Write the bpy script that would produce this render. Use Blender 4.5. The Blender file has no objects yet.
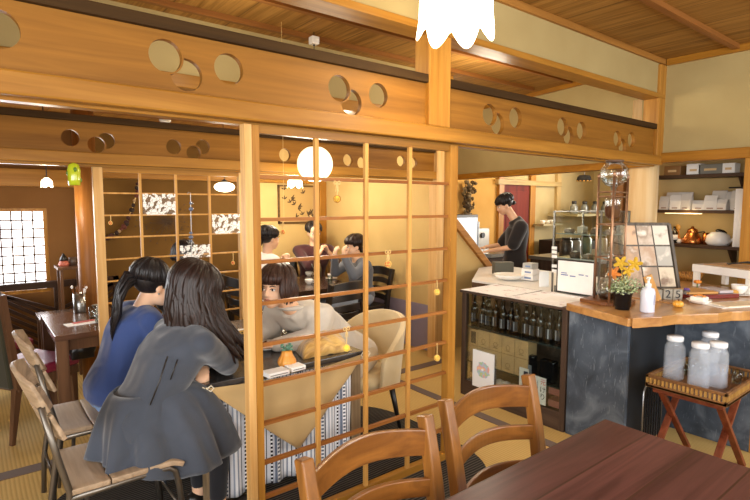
import bpy, bmesh, math, random
from mathutils import Vector, Matrix, Euler
from mathutils.geometry import tessellate_polygon
random.seed(7)
PI = math.pi
sc = bpy.context.scene
C = sc.collection
# ------------------------------------------------------------ camera model (level room axes: X along the lattice, Y into the rooms)
FPX = 516.25; YAW, PITCH, ROLL = .668409, -.0893665, .002508; EYE = Vector((0, 0, 1.55))
_f = Vector((math.sin(YAW)*math.cos(PITCH), math.cos(YAW)*math.cos(PITCH), math.sin(PITCH)))
_r = Vector((math.cos(YAW), -math.sin(YAW), 0)); _u = _r.cross(_f)
CR = _r*math.cos(ROLL)+_u*math.sin(ROLL); CU = -_r*math.sin(ROLL)+_u*math.cos(ROLL)
def W(x, y, X=None, Y=None, Z=None):
    """point of the room seen at a place of the photograph, on a wall, floor or table plane"""
    d = CR*((x-375)/FPX)-CU*((y-250)/FPX)+_f
    if X is not None: t = X/d.x
    elif Y is not None: t = Y/d.y
    else: t = (Z-1.55)/d.z
    return EYE+d*t
cam = bpy.data.cameras.new('camera'); cam.sensor_width = 36; cam.lens = FPX/750*36; cam.clip_start = .02
co = bpy.data.objects.new('camera', cam); C.objects.link(co); sc.camera = co
m = Matrix((CR, CU, -_f)).transposed().to_4x4(); m.translation = EYE; co.matrix_world = m

# ------------------------------------------------------------ materials
def lin(h):
    h = h.lstrip('#'); v = [int(h[i:i+2], 16)/255 for i in (0, 2, 4)]
    return tuple(c/12.92 if c <= .04045 else ((c+.055)/1.055)**2.4 for c in v)+(1,)
MC = {}
class NT:
    def __init__(s, name, rough=.6, metal=0, spec=.5):
        s.m = bpy.data.materials.new(name); s.m.use_nodes = True; s.t = s.m.node_tree; s.n = s.t.nodes; s.l = s.t.links
        s.p = s.n['Principled BSDF']; s.p.inputs['Roughness'].default_value = rough; s.p.inputs['Metallic'].default_value = metal
        s.p.inputs['Specular IOR Level'].default_value = spec
        s.out = s.n['Material Output']; s._tc = None
    def add(s, typ, **k):
        n = s.n.new(typ)
        for a, v in k.items(): setattr(n, a, v)
        return n
    def link(s, a, b): s.l.new(a, b)
    def tc(s):
        if s._tc is None: s._tc = s.add('ShaderNodeTexCoord').outputs['Object']
        return s._tc
    def mapped(s, scale):
        mp = s.add('ShaderNodeMapping'); mp.inputs['Scale'].default_value = scale; s.link(s.tc(), mp.inputs[0]); return mp.outputs[0]
    def noise(s, scale, vec=None, detail=3, dist=0, rough=.5):
        n = s.add('ShaderNodeTexNoise'); n.inputs['Scale'].default_value = scale; n.inputs['Detail'].default_value = detail
        n.inputs['Distortion'].default_value = dist; n.inputs['Roughness'].default_value = rough
        s.link(vec if vec is not None else s.tc(), n.inputs['Vector']); return n.outputs['Fac']
    def ramp(s, fac, stops, interp='LINEAR'):
        r = s.add('ShaderNodeValToRGB'); r.color_ramp.interpolation = interp; e = r.color_ramp.elements
        e[0].position, e[0].color = stops[0][0], lin(stops[0][1]); e[1].position, e[1].color = stops[1][0], lin(stops[1][1])
        for p, c in stops[2:]:
            q = e.new(p); q.color = lin(c)
        s.link(fac, r.inputs[0]); return r.outputs[0]
    def mix(s, fac, a, b, mode='MIX'):
        x = s.add('ShaderNodeMix', data_type='RGBA', blend_type=mode)
        if hasattr(fac, 'links'): s.link(fac, x.inputs[0])
        else: x.inputs[0].default_value = fac
        for k, v in ((6, a), (7, b)):
            if hasattr(v, 'links'): s.link(v, x.inputs[k])
            else: x.inputs[k].default_value = v
        return x.outputs[2]
    def math(s, op, a, b=None):
        x = s.add('ShaderNodeMath', operation=op)
        for k, v in ((0, a), (1, b)):
            if v is None: continue
            if hasattr(v, 'links'): s.link(v, x.inputs[k])
            else: x.inputs[k].default_value = v
        return x.outputs[0]
    def sep(s, vec=None):
        x = s.add('ShaderNodeSeparateXYZ'); s.link(vec if vec is not None else s.tc(), x.inputs[0]); return x.outputs
    def bump(s, h, strength=.2, dist=.01):
        b = s.add('ShaderNodeBump'); b.inputs['Strength'].default_value = strength; b.inputs['Distance'].default_value = dist
        s.link(h, b.inputs['Height']); s.link(b.outputs[0], s.p.inputs['Normal'])
    def col(s, c):
        if hasattr(c, 'links'): s.link(c, s.p.inputs['Base Color'])
        else: s.p.inputs['Base Color'].default_value = lin(c)
def plain(name, c, rough=.6, metal=0, spec=.5, emit=None, es=0, coat=0, sheen=0):
    if name in MC: return MC[name]
    t = NT(name, rough, metal, spec); t.col(c)
    n = t.noise(9, detail=2); b = lin(c); t.col(t.mix(n, tuple(x*.9 for x in b[:3])+(1,), tuple(min(1, x*1.08) for x in b[:3])+(1,)))
    if emit: t.p.inputs['Emission Color'].default_value = lin(emit); t.p.inputs['Emission Strength'].default_value = es
    t.p.inputs['Coat Weight'].default_value = coat; t.p.inputs['Sheen Weight'].default_value = sheen
    MC[name] = t.m; return t.m
def wood(name, dark, light, axis=0, rough=.45, scale=1, coat=.1, plank=None, paxis=1, contrast=(.3, .7)):
    """streaky grain running along axis; planks of the given width across paxis"""
    if name in MC: return MC[name]
    t = NT(name, rough, spec=.5 if coat >= .3 else .16); coat = coat if coat >= .3 else coat*.25
    s = [26*scale]*3; s[axis] = 1.2*scale
    vec = t.mapped(s); n = t.noise(1, vec, 5, .6, .6)
    if plank:
        xyz = t.sep(); q = t.math('DIVIDE', xyz[paxis], plank); fl = t.math('FLOOR', q)
        wn = t.add('ShaderNodeTexWhiteNoise', noise_dimensions='1D'); t.link(fl, wn.inputs['W'])
        ad = t.add('ShaderNodeVectorMath', operation='ADD'); t.link(vec, ad.inputs[0])
        cx = t.add('ShaderNodeCombineXYZ')
        for k in range(3): t.link(t.math('MULTIPLY', wn.outputs[0], 37.), cx.inputs[k])
        t.link(cx.outputs[0], ad.inputs[1]); n = t.noise(1, ad.outputs[0], 5, .9, .6)
    c = t.ramp(n, [(contrast[0], dark), (contrast[1], light)])
    s2 = [1.5, 1.5, 1.5]; s2[axis] = .4
    big = t.noise(1.3, t.mapped(s2), 2); c = t.mix(t.math('MULTIPLY', big, .35), c, lin(dark))
    if plank:
        c = t.mix(t.math('MULTIPLY', wn.outputs[0], .28), c, lin(dark))
        fr = t.math('FRACT', q); seam = t.math('LESS_THAN', fr, .018 if plank > .2 else .04)
        c = t.mix(t.math('MULTIPLY', seam, .7), c, (.03, .015, .006, 1))
    t.col(c); t.bump(n, .12, .002); t.p.inputs['Coat Weight'].default_value = coat; t.p.inputs['Coat Roughness'].default_value = .25
    MC[name] = t.m; return t.m
def plaster(name, c, c2=None):
    if name in MC: return MC[name]
    t = NT(name, .92, spec=.2); n = t.noise(2.2, detail=4); g = t.noise(160, detail=2)
    t.col(t.ramp(n, [(.3, c2 or c), (.7, c)])); t.bump(g, .25, .002); MC[name] = t.m; return t.m
def fabric(name, c, rough=.9, scale=220, fold=0, sheen=.25, c2=None):
    if name in MC: return MC[name]
    t = NT(name, rough, spec=.15); n = t.noise(4, detail=3); t.col(t.ramp(n, [(.3, c2 or c), (.75, c)]))
    w = t.noise(scale, detail=2)
    if fold: f1 = t.noise(6.5, detail=1, dist=.5); t.bump(t.math('ADD', t.math('MULTIPLY', w, .02), f1), .8, .05*fold)
    else: t.bump(w, .25, .0015)
    t.p.inputs['Sheen Weight'].default_value = sheen; MC[name] = t.m; return t.m
def glass(name, c='#ffffff', rough=.02, alpha=.25, thin=True):
    """thin clear glass: mostly transparent, with a glossy face"""
    if name in MC: return MC[name]
    t = NT(name, rough); t.p.inputs['Transmission Weight'].default_value = 0
    tr = t.add('ShaderNodeBsdfTransparent'); tr.inputs[0].default_value = lin(c)
    gl = t.add('ShaderNodeBsdfGlossy'); gl.inputs['Roughness'].default_value = rough
    fr = t.add('ShaderNodeFresnel'); fr.inputs[0].default_value = 1.45
    ms = t.add('ShaderNodeMixShader'); f2 = t.math('ADD', t.math('MULTIPLY', fr.outputs[0], .55), alpha*.06)
    t.link(f2, ms.inputs[0]); t.link(tr.outputs[0], ms.inputs[1]); t.link(gl.outputs[0], ms.inputs[2]); t.link(ms.outputs[0], t.out.inputs[0])
    MC[name] = t.m; return t.m
def lamp_mat(name, c, s):
    if name in MC: return MC[name]
    t = NT(name, .4); t.col('#fff4dc'); t.p.inputs['Emission Color'].default_value = lin(c); t.p.inputs['Emission Strength'].default_value = s
    MC[name] = t.m; return t.m

# ------------------------------------------------------------ mesh building
class MB:
    def __init__(s): s.v = []; s.f = []
    def _add(s, vs, fs, M=None):
        o = len(s.v); s.v += [M @ Vector(v) if M else Vector(v) for v in vs]; s.f += [tuple(i+o for i in f) for f in fs]; return s
    def box(s, a, b, M=None):
        x0, x1 = sorted((a[0], b[0])); y0, y1 = sorted((a[1], b[1])); z0, z1 = sorted((a[2], b[2]))
        vs = [(x0,y0,z0),(x1,y0,z0),(x1,y1,z0),(x0,y1,z0),(x0,y0,z1),(x1,y0,z1),(x1,y1,z1),(x0,y1,z1)]
        return s._add(vs, [(0,3,2,1),(4,5,6,7),(0,1,5,4),(1,2,6,5),(2,3,7,6),(3,0,4,7)], M)
    def bar(s, p, q, w, h, up=(0, 0, 1), w2=None, h2=None):
        """square-section bar from p to q"""
        p, q = Vector(p), Vector(q); d = (q-p).normalized(); up = Vector(up)
        if abs(d.dot(up)) > .98: up = Vector((0, 1, 0))
        a = d.cross(up).normalized(); b = a.cross(d); w2 = w2 or w; h2 = h2 or h
        vs = [p+a*i*w/2+b*j*h/2 for i, j in ((-1,-1),(1,-1),(1,1),(-1,1))]+[q+a*i*w2/2+b*j*h2/2 for i, j in ((-1,-1),(1,-1),(1,1),(-1,1))]
        return s._add(vs, [(0,1,2,3)[::-1],(4,5,6,7),(0,1,5,4),(1,2,6,5),(2,3,7,6),(3,0,4,7)])
    def tube(s, pts, r, seg=10, cap='flat', closed=False, flat=1):
        pts = [Vector(p) for p in pts]; n = len(pts); rs = list(r) if hasattr(r, '__len__') else [r]*n
        if cap == 'round' and not closed:
            d0 = (pts[0]-pts[1]).normalized(); d1 = (pts[-1]-pts[-2]).normalized(); A = []; RA = []; B = []; RB = []
            for k in (4, 3, 2, 1):
                t = PI/2*k/4.0001; A.append(pts[0]+d0*rs[0]*math.sin(t)); RA.append(max(rs[0]*math.cos(t), 1e-5))
            for k in (1, 2, 3, 4):
                t = PI/2*k/4.0001; B.append(pts[-1]+d1*rs[-1]*math.sin(t)); RB.append(max(rs[-1]*math.cos(t), 1e-5))
            pts = A+pts+B; rs = RA+rs+RB; n = len(pts)
        tg = []
        for i in range(n):
            a = pts[(i-1) % n] if closed or i else pts[0]; b = pts[(i+1) % n] if closed or i < n-1 else pts[-1]
            d = (b-a); tg.append(d.normalized() if d.length > 1e-9 else Vector((0, 0, 1)))
        u = tg[0].orthogonal().normalized(); vs = []; fs = []
        for i in range(n):
            if i:
                q = tg[i-1].rotation_difference(tg[i]); u = (q @ u); u = (u-tg[i]*u.dot(tg[i])).normalized()
            w = tg[i].cross(u)
            for k in range(seg):
                t = 2*PI*k/seg; vs.append(pts[i]+(u*math.cos(t)+w*math.sin(t)*flat)*rs[i])
        for i in range(n if closed else n-1):
            j = (i+1) % n
            for k in range(seg): fs.append((i*seg+k, i*seg+(k+1) % seg, j*seg+(k+1) % seg, j*seg+k))
        if not closed: fs += [tuple(range(seg))[::-1], tuple((n-1)*seg+k for k in range(seg))]
        return s._add(vs, fs)
    def lathe(s, prof, c=(0, 0, 0), seg=24, M=None, sx=1, sy=1):
        c = Vector(c); vs = []; fs = []; n = len(prof)
        for r, z in prof:
            for k in range(seg):
                t = 2*PI*k/seg; vs.append(Vector((max(r, 1e-5)*math.cos(t)*sx, max(r, 1e-5)*math.sin(t)*sy, z))+(c if not M else Vector()))
        for i in range(n-1):
            for k in range(seg): fs.append((i*seg+k, i*seg+(k+1) % seg, (i+1)*seg+(k+1) % seg, (i+1)*seg+k))
        if prof[0][0] > 0: fs.append(tuple(range(seg))[::-1])
        if prof[-1][0] > 0: fs.append(tuple((n-1)*seg+k for k in range(seg)))
        return s._add(vs, fs, M)
    def ell(s, c, r, rot=None, seg=16):
        c = Vector(c); r = r if hasattr(r, '__len__') else (r, r, r); vs = []; fs = []; n = seg//2+1
        R = (rot if isinstance(rot, Matrix) else Euler(rot).to_matrix()) if rot is not None else Matrix.Identity(3)
        for i in range(n):
            a = PI*i/(n-1); rr = max(math.sin(a), 1e-4)
            for k in range(seg):
                t = 2*PI*k/seg; vs.append(c+R @ Vector((r[0]*rr*math.cos(t), r[1]*rr*math.sin(t), -r[2]*math.cos(a))))
        for i in range(n-1):
            for k in range(seg): fs.append((i*seg+k, i*seg+(k+1) % seg, (i+1)*seg+(k+1) % seg, (i+1)*seg+k))
        fs += [tuple(range(seg))[::-1], tuple((n-1)*seg+k for k in range(seg))]
        return s._add(vs, fs)
    def cone(s, a, b, ra, rb, seg=12):
        return s.tube([a, Vector(a).lerp(Vector(b), .5), b], [ra, (ra+rb)/2, rb], seg, 'round')
    def prism(s, poly, o, u, v, n, d, holes=()):
        """extrude a 2-D outline (with holes) lying in plane o + x*u + y*v along n by d"""
        o, u, v, n = Vector(o), Vector(u), Vector(v), Vector(n).normalized()*d
        loops = [list(poly)]+[list(h) for h in holes]; flat = [p for l in loops for p in l]
        tris = tessellate_polygon([[Vector((p[0], p[1], 0)) for p in l] for l in loops])
        N = len(flat); vs = [o+u*p[0]+v*p[1] for p in flat]; vs += [w+n for w in vs]; fs = []
        fs += [tuple(t) for t in tris]; fs += [tuple(i+N for i in t[::-1]) for t in tris]; k = 0
        for l in loops:
            m_ = len(l)
            for i in range(m_): fs.append((k+i, k+(i+1) % m_, k+(i+1) % m_+N, k+i+N))
            k += m_
        return s._add(vs, fs)
    def sheet(s, fn, nu, nv):
        vs = [fn(i/nu, j/nv) for j in range(nv+1) for i in range(nu+1)]; w = nu+1
        return s._add(vs, [(j*w+i, j*w+i+1, (j+1)*w+i+1, (j+1)*w+i) for j in range(nv) for i in range(nu)])
    def build(s, name, mat, parent=None, world=True, smooth=None, bevel=0, solid=0, sub=0, remesh=0, sm=0, dec=0):
        off = Vector()
        if parent is not None and world:
            p = parent
            while p is not None: off += p.location; p = p.parent
        elif parent is None and s.v:
            xs = [v.x for v in s.v]; ys = [v.y for v in s.v]; off = Vector(((min(xs)+max(xs))/2, (min(ys)+max(ys))/2, min(v.z for v in s.v)))
        me = bpy.data.meshes.new(name); me.from_pydata([tuple(v-off) for v in s.v], [], s.f)
        bm = bmesh.new(); bm.from_mesh(me); bmesh.ops.recalc_face_normals(bm, faces=bm.faces); bm.to_mesh(me); bm.free()
        if smooth is None: smooth = False
        if smooth: me.polygons.foreach_set('use_smooth', [True]*len(me.polygons))
        me.materials.append(mat); o = bpy.data.objects.new(name, me); C.objects.link(o)
        if parent is not None: o.parent = parent
        else: o.location = off
        if smooth == 'auto':
            bm = bmesh.new(); bm.from_mesh(me)
            for e in bm.edges:
                if len(e.link_faces) == 2 and e.calc_face_angle() > .7: e.smooth = False
            bm.to_mesh(me); bm.free()
        if remesh:
            r = o.modifiers.new('r', 'REMESH'); r.mode = 'VOXEL'; r.voxel_size = remesh; r.use_smooth_shade = True
            if sm: q = o.modifiers.new('s', 'SMOOTH'); q.factor = .5; q.iterations = sm
        if solid: q = o.modifiers.new('t', 'SOLIDIFY'); q.thickness = solid; q.offset = 0
        if bevel: q = o.modifiers.new('b', 'BEVEL'); q.width = bevel; q.segments = 2; q.limit_method = 'ANGLE'; q.angle_limit = .6
        if sub: q = o.modifiers.new('u', 'SUBSURF'); q.levels = sub; q.render_levels = sub
        return o
def tag(o, label, cat, group=None, kind=None):
    o['label'] = label; o['category'] = cat
    if group: o['group'] = group
    if kind: o['kind'] = kind
    return o
def thing(name, label, cat, loc=(0, 0, 0), rz=0, group=None):
    o = bpy.data.objects.new(name, None); C.objects.link(o); o.location = loc; o.rotation_euler = (0, 0, rz); o.empty_display_size = .1
    return tag(o, label, cat, group)
def struct(o): o['kind'] = 'structure'; return o
def dup(root, label, loc=None, rz=None, group=None, mats=None):
    r = root.copy(); C.objects.link(r); r['label'] = label
    if loc is not None: r.location = loc
    if rz is not None: r.rotation_euler = (0, 0, rz)
    if group: r['group'] = group
    for ch in list(root.children):
        c = ch.copy(); C.objects.link(c); c.parent = r
        for g in list(ch.children): d = g.copy(); C.objects.link(d); d.parent = c
    return r
def recolor(root, old, new):
    for ch in root.children:
        for o in [ch]+list(ch.children):
            if o.type == 'MESH' and o.data.materials and o.data.materials[0] == old:
                o.data = o.data.copy(); o.data.materials[0] = new
def text_mesh(name, body, size, mat, parent, M, depth=.0006):
    """raised lettering; M places the text's own x/y plane in the room"""
    cu = bpy.data.curves.new(name, 'FONT'); cu.body = body; cu.size = size; cu.align_x = 'CENTER'; cu.align_y = 'CENTER'; cu.extrude = depth
    t = bpy.data.objects.new(name+'_c', cu); C.objects.link(t); bpy.context.view_layer.update()
    me = bpy.data.meshes.new_from_object(t.evaluated_get(bpy.context.evaluated_depsgraph_get())); bpy.data.objects.remove(t)
    off = Vector(); p = parent
    while p is not None: off += p.location; p = p.parent
    me.transform(Matrix.Translation(-off) @ M); me.materials.clear(); me.materials.append(mat)
    o = bpy.data.objects.new(name, me); C.objects.link(o); o.parent = parent; return o
def frame_M(o, x, y):
    """matrix whose x and y axes run along the two given directions from o"""
    x = Vector(x).normalized(); y = Vector(y); y = (y-x*y.dot(x)).normalized(); z = x.cross(y)
    M = Matrix((x, y, z)).transposed().to_4x4(); M.translation = Vector(o); return M

# palette
HON = wood('honey_cedar', '#82551a', '#b17e34', 0, .38, .7, .25)
HONZ = wood('honey_cedar_upright', '#8e5c1c', '#be8a3e', 2, .4, .8, .2)
HONY = wood('honey_cedar_cross', '#825214', '#b27c2c', 1, .38, .7, .2)
PALEZ = wood('pale_cypress_upright', '#bd8d50', '#deb67a', 2, .45, .9, .1)
PANEL = wood('carved_board_cedar', '#6e4616', '#9b6a28', 0, .5, .6, .08)
DARKW = wood('dark_stained_rail', '#2c1c0a', '#463014', 0, .75, .8, 0)
CEIL = wood('cedar_ceiling_boards', '#6e4a1a', '#b88a48', 1, .55, 1.1, .0, plank=.42, paxis=0)
CEIL2 = wood('cedar_ceiling_boards_inner', '#7a5020', '#b3823e', 1, .5, .7, .05, plank=.42, paxis=0)
CREAM = plaster('cream_plaster', '#ab9869', '#a08c5e')
YEL = plaster('yellow_plaster', '#cfb074', '#c4a468')
OLIVE = plaster('brown_olive_plaster', '#6c4d22', '#5c401a')
BROWNP = plaster('brown_plaster', '#7c562e', '#6e4a26')
ORANGE = plaster('orange_plaster', '#c89c58', '#bb8e4a')
BLACK = plain('black_lacquer', '#1c1815', .35)
WHITE = plain('white_ceramic', '#f0ece4', .25, coat=.4)
PAPER = plain('white_paper', '#f3f1ee', .8, spec=.2)
STEEL = plain('steel', '#9a9a98', .3, 1)
GUN = plain('gunmetal_tube', '#6c655c', .35, .8)
ROPE = plain('straw_rope', '#d9b878', .9)
# ============================================================ SETTING
Y1, Y2, Y3, XR = 2.1, 3.65, 5.8, 4.84
def sbox(name, a, b, mat, bevel=0): return struct(MB().box(a, b).build(name, mat, bevel=bevel))
# tatami floor: ribs of the weave run along Y
t = NT('tatami_weave', .7, spec=.25); xyz = t.sep()
wv = t.math('SINE', t.math('MULTIPLY', xyz[0], 300.)); wv = t.math('ADD', t.math('MULTIPLY', wv, .5), .5)
fine = t.noise(1, t.mapped((500, 22, 1)), 3)
c = t.ramp(wv, [(.0, '#a8884c'), (.6, '#c4a364')]); c = t.mix(t.math('MULTIPLY', fine, .45), c, lin('#d6b878'))
pw = t.noise(1.1, detail=2); c = t.mix(t.math('MULTIPLY', pw, .3), c, lin('#b4904e')); t.col(c); t.bump(wv, .25, .003); TATAMI = t.m
sbox('floor', (-3, -2.2, -.06), (9.6, 6.6, 0), TATAMI)
HERI = fabric('brown_mat_border', '#5a4230')
n = 0
BATX = wood('cornice_cedar', '#7c5224', '#a87638', 0, .45, .8)
def trim(a, b, mat, bevel=0):
    global n; n += 1; return sbox('trim_%d' % n, a, b, mat, bevel)
def trimmb(mb, mat, **k):
    global n; n += 1; return struct(mb.build('trim_%d' % n, mat, **k))
trim((-2.9, 3.46, .0005), (3.66, 3.56, .004), HERI)                  # mat border at the second lattice
trim((2.85, 1.0, .0005), (2.93, 3.46, .004), HERI); trim((2.97, 3.56, .0005), (3.05, 5.7, .004), HERI)
trim((-2.9, 1.62, .0005), (2.85, 1.70, .004), HERI); trim((.9, 3.56, .0005), (.98, 5.7, .004), HERI)
trim((2.93, 2.55, .0005), (4.8, 2.62, .004), HERI)
# ceilings
sbox('ceiling', (-2.6, -2.0, 2.80), (XR+.06, Y1+.0, 2.86), CEIL)
struct(MB().box((-2.6, Y1+.0, 2.80), (5.6, Y2+.035, 2.86)).box((3.72, Y2+.035, 2.80), (5.6, 5.2, 2.86)).build('ceiling.001', CEIL))
sbox('ceiling.002', (-2.6, Y2+.0, 2.36), (3.8, Y3, 2.42), CEIL2)
sbox('ceiling.003', (5.45, -2, 2.5), (9.6, 5.3, 2.56), CREAM)
BAT = wood('dark_cedar_batten', '#6e4420', '#96622f', 0, .5, .8)
for y in (1.5, 1.02, .54, .06): trim((-2.6, y, 2.765), (XR, y+.045, 2.80), BAT)
for y in (2.45, 2.95, 3.4): trim((-2.6, y, 2.765), (4.86, y+.04, 2.80), BAT)
for y in (4.1, 4.55, 5.0, 5.45): trim((-2.6, y, 2.325), (3.72, y+.04, 2.36), BAT)
# beams in the plane of the first lattice
trim((-2.6, Y1-.055, 2.755), (XR, Y1-.03, 2.80), BATX, .003)            # cornice
MBX = MB().box((-2.6, Y1-.03, 2.50), (XR, Y1+.03, 2.80)); struct(MBX.build('wall_upper', CREAM))
trim((-2.6, Y1-.055, 2.462), (XR, Y1+.085, 2.502), HON, .004)          # upper beam
trim((-2.6, Y1-.06, 1.895), (XR-.02, Y1-.0, 1.975), HON, .008)        # long tie beam, front face
trim((-2.6, Y1-.0, 1.885), (XR-.02, Y1+.06, 1.93), HON, .004)         # grooved lintel
trim((1.99, Y1-.05, 1.975), (2.155, Y1+.07, 2.465), HONZ, .006)        # short post over the lattice
trim((XR-.11, Y1-.054, 1.90), (XR+.02, Y1+.08, 2.75), HONZ, .006)         # corner post
# carved boards with moon-shaped openings, built as real holes
def circ(cx, cz, r, k=28): return [(cx+r*math.cos(2*PI*i/k), cz+r*math.sin(2*PI*i/k)) for i in range(k)]
def crescent(cx, cz, ox, oz, r, gap=.006, k=40):
    """the circle at c less a slightly larger circle at o"""
    out = []
    R = r+gap; ex, ez = cx-ox, cz-oz; d = math.hypot(ex, ez); base = math.atan2(ez, ex)
    a = (r*r-R*R+d*d)/(2*d); th = math.acos(max(-1, min(1, -a/r))) ; ph = math.acos(max(-1, min(1, (d-a)/R)))
    # outer arc of the circle at c
    st = base-(PI-math.acos(max(-1, min(1, a/r)))); en = base+(PI-math.acos(max(-1, min(1, a/r))))
    for i in range(k): 
        t_ = st+(en-st)*i/(k-1); out.append((cx+r*math.cos(t_), cz+r*math.sin(t_)))
    for i in range(1, k-1):
        t_ = base+ph-(2*ph)*i/(k-1); out.append((ox+R*math.cos(t_), oz+R*math.sin(t_)))
    return out
def transom(x0, x1, z0, z1, y, th, moons, mat, label):
    holes = []
    for mm in moons:
        holes.append(circ(mm[0], mm[1], mm[2]))
        if len(mm) > 3: holes.append(crescent(mm[3], mm[4], mm[0], mm[1], mm[2]))
    o = MB().prism([(x0, z0), (x1, z0), (x1, z1), (x0, z1)], (0, y, 0), (1, 0, 0), (0, 0, 1), (0, 1, 0), th, holes).build('carved_transom', mat)
    return tag(o, label, 'transom', None)
def mo(px, py, r, q=None, Y=Y1):
    a = W(px, py, Y=Y)
    if q: b = W(q[0], q[1], Y=Y); return (a.x, a.z, r, b.x, b.z)
    return (a.x, a.z, r)
transom(-2.4, 1.99, 1.975, 2.20, Y1-.02, .028, [mo(-3, 30, .062), mo(164, 57, .062, (185, 76)), mo(227, 70, .062), mo(337, 89, .062, (349, 103)), mo(376, 96, .060)], PANEL,
        'long honey carved board with round moon holes over the near lattice screen')
transom(2.155, XR-.11, 1.975, 2.20, Y1-.02, .028, [mo(487, 115, .064, (495, 124)), mo(513, 118, .064), mo(560, 127, .064, (566, 136)), mo(579, 131, .064), mo(615, 139, .062, (620, 147)), mo(629, 140, .062)], PANEL,
        'carved board with three sets of moon holes above the bottle showcase and counter')
trim((-2.6, Y1-.045, 2.20), (1.99, Y1+.04, 2.245), DARKW, .004); trim((2.155, Y1-.045, 2.20), (XR-.11, Y1+.04, 2.245), DARKW, .004)
# second plane
transom(-2.4, 3.60, 1.86, 2.045, Y2-.015, .028, [mo(70, 138, .050, None, Y2), mo(96, 145, .050, (106, 141), Y2), mo(173, 147, .050, None, Y2), mo(193, 153, .050, (202, 147), Y2),
        mo(284, 155, .05, None, Y2), mo(347, 160, .05, (361, 163), Y2), mo(400, 161, .05, (412, 163), Y2)], PANEL,
        'further carved board with moon holes above the inner lattice with lace cloths')
trim((-2.6, Y2-.05, 1.79), (3.62, Y2-.0, 1.86), HON, .005); trim((-2.6, Y2-.0, 1.775), (3.62, Y2+.05, 1.81), HON, .004)
trim((-2.6, Y2-.04, 2.045), (3.60, Y2+.03, 2.085), DARKW, .003)
sbox('wall_upper.001', (-2.6, Y2-.025, 2.42), (3.72, Y2+.035, 2.80), CREAM); trim((-2.6, Y2-.04, 2.33), (3.62, Y2+.045, 2.42), HON, .005)
trim((3.60, Y2-.06, 0), (3.70, Y2+.05, 2.80), PALEZ, .005); trim((3.73, Y2-.04, 0), (3.83, Y2+.05, 2.80), HONZ, .005)
# far room: yellow side wall with a lavender papered dado, back walls
sbox('wall_side', (3.72, Y2+.05, 0), (3.80, Y3+.1, 2.42), YEL)
DADO = plain('lavender_dado_paper', '#8f8496', .85)
sbox('baseboard_side', (3.705, Y2+.051, .02), (3.72, Y3, .50), DADO)
sbox('wall_back', (2.62, Y3, 0), (3.72, Y3+.1, 2.42), YEL); sbox('wall_back.001', (.87, Y3, 0), (2.62, Y3+.1, 2.42), OLIVE)
wl = MB().box((-2.6, Y3, 1.50), (.87, Y3+.1, 2.42)).box((.60, Y3, 0), (.87, Y3+.1, 1.50)).box((-2.6, Y3, 0), (.60, Y3+.1, .70)).box((-2.6, Y3, .70), (-.55, Y3+.1, 1.50)); struct(wl.build('wall_back.002', BROWNP))
trim((2.58, Y3-.05, 0), (2.66, Y3, 2.33), HONZ, .004); trim((3.62, Y3-.06, 0), (3.72, Y3, 2.33), HONZ, .004); trim((.84, Y3-.07, 0), (.92, Y3, 2.33), HONZ, .004)
trim((-2.6, Y3-.10, 1.70), (.84, Y3, 1.86), HON, .005); trim((.92, Y3-.06, 1.80), (3.62, Y3, 1.86), HON, .004)
sbox('wall_left', (-2.66, Y1, 0), (-2.6, Y3+.1, 2.82), CREAM)
# round log pillar of the second plane, and the pale one by the counter
p = W(88.5, 250, Y=4.86); mb = MB()
mb.tube([(p.x, 4.86, 0), (p.x+.002, 4.86, .9), (p.x, 4.86, 2.36)], [.087, .085, .084], 28); trimmb(mb, wood('log_pillar', '#70441c', '#9c6630', 2, .4, .6, .2), smooth=True)
q = W(643, 200, X=4.95); mb = MB(); mb.tube([(4.98, 2.27, 0), (4.98, 2.27, 1.3), (4.98, 2.27, 2.5)], [.145, .135, .13], 28)
trimmb(mb, wood('pale_log_pillar', '#cfa870', '#efd8ac', 2, .5, .35, .1), smooth=True)
trim((4.92, 2.42, 0), (5.06, 2.50, 2.5), wood('brown_post', '#6b4524', '#93663a', 2, .5))
# right-hand wall: cream above the tie beam, open to the counter below
struct(MB().box((XR, -2, 2.0), (XR+.07, Y1+.0, 2.80)).build('wall_right', CREAM))
trim((XR-.03, -2, 1.915), (XR+.08, Y1-.05, 2.0), HONY, .006); trim((XR-.03, -2, 2.745), (XR+.02, Y1-.06, 2.80), HONY, .004)
trim((XR-.02, 1.33, 0), (XR+.08, 1.42, 1.915), HONZ, .005); sbox('wall_right.001', (XR, -2, 0), (XR+.07, 1.33, 1.915), CREAM)
# middle room's skewed upper wall and its beam over the kitchen side
A = Vector((XR, Y1+.08, 0)); B = Vector((5.42, 5.25, 0)); dv = (B-A).normalized(); nv = Vector((dv.y, -dv.x, 0))
def skew(z0, z1, t0, t1, name, mat):
    L = (B-A).length; pts = [A+nv*t0, B+nv*t0, B+nv*t1, A+nv*t1]
    mb = MB(); mb._add([q_+Vector((0, 0, z)) for z in (z0, z1) for q_ in pts], [(0,1,2,3),(4,5,6,7),(0,1,5,4),(1,2,6,5),(2,3,7,6),(3,0,4,7)]); return mb
struct(skew(1.955, 2.80, 0, .06, '', CREAM).build('wall_right.002', CREAM)); trimmb(skew(1.885, 1.955, -.035, .09, '', HON), HONY, bevel=.004)
trimmb(skew(2.755, 2.80, -.03, 0, '', HON), HONY)
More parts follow.
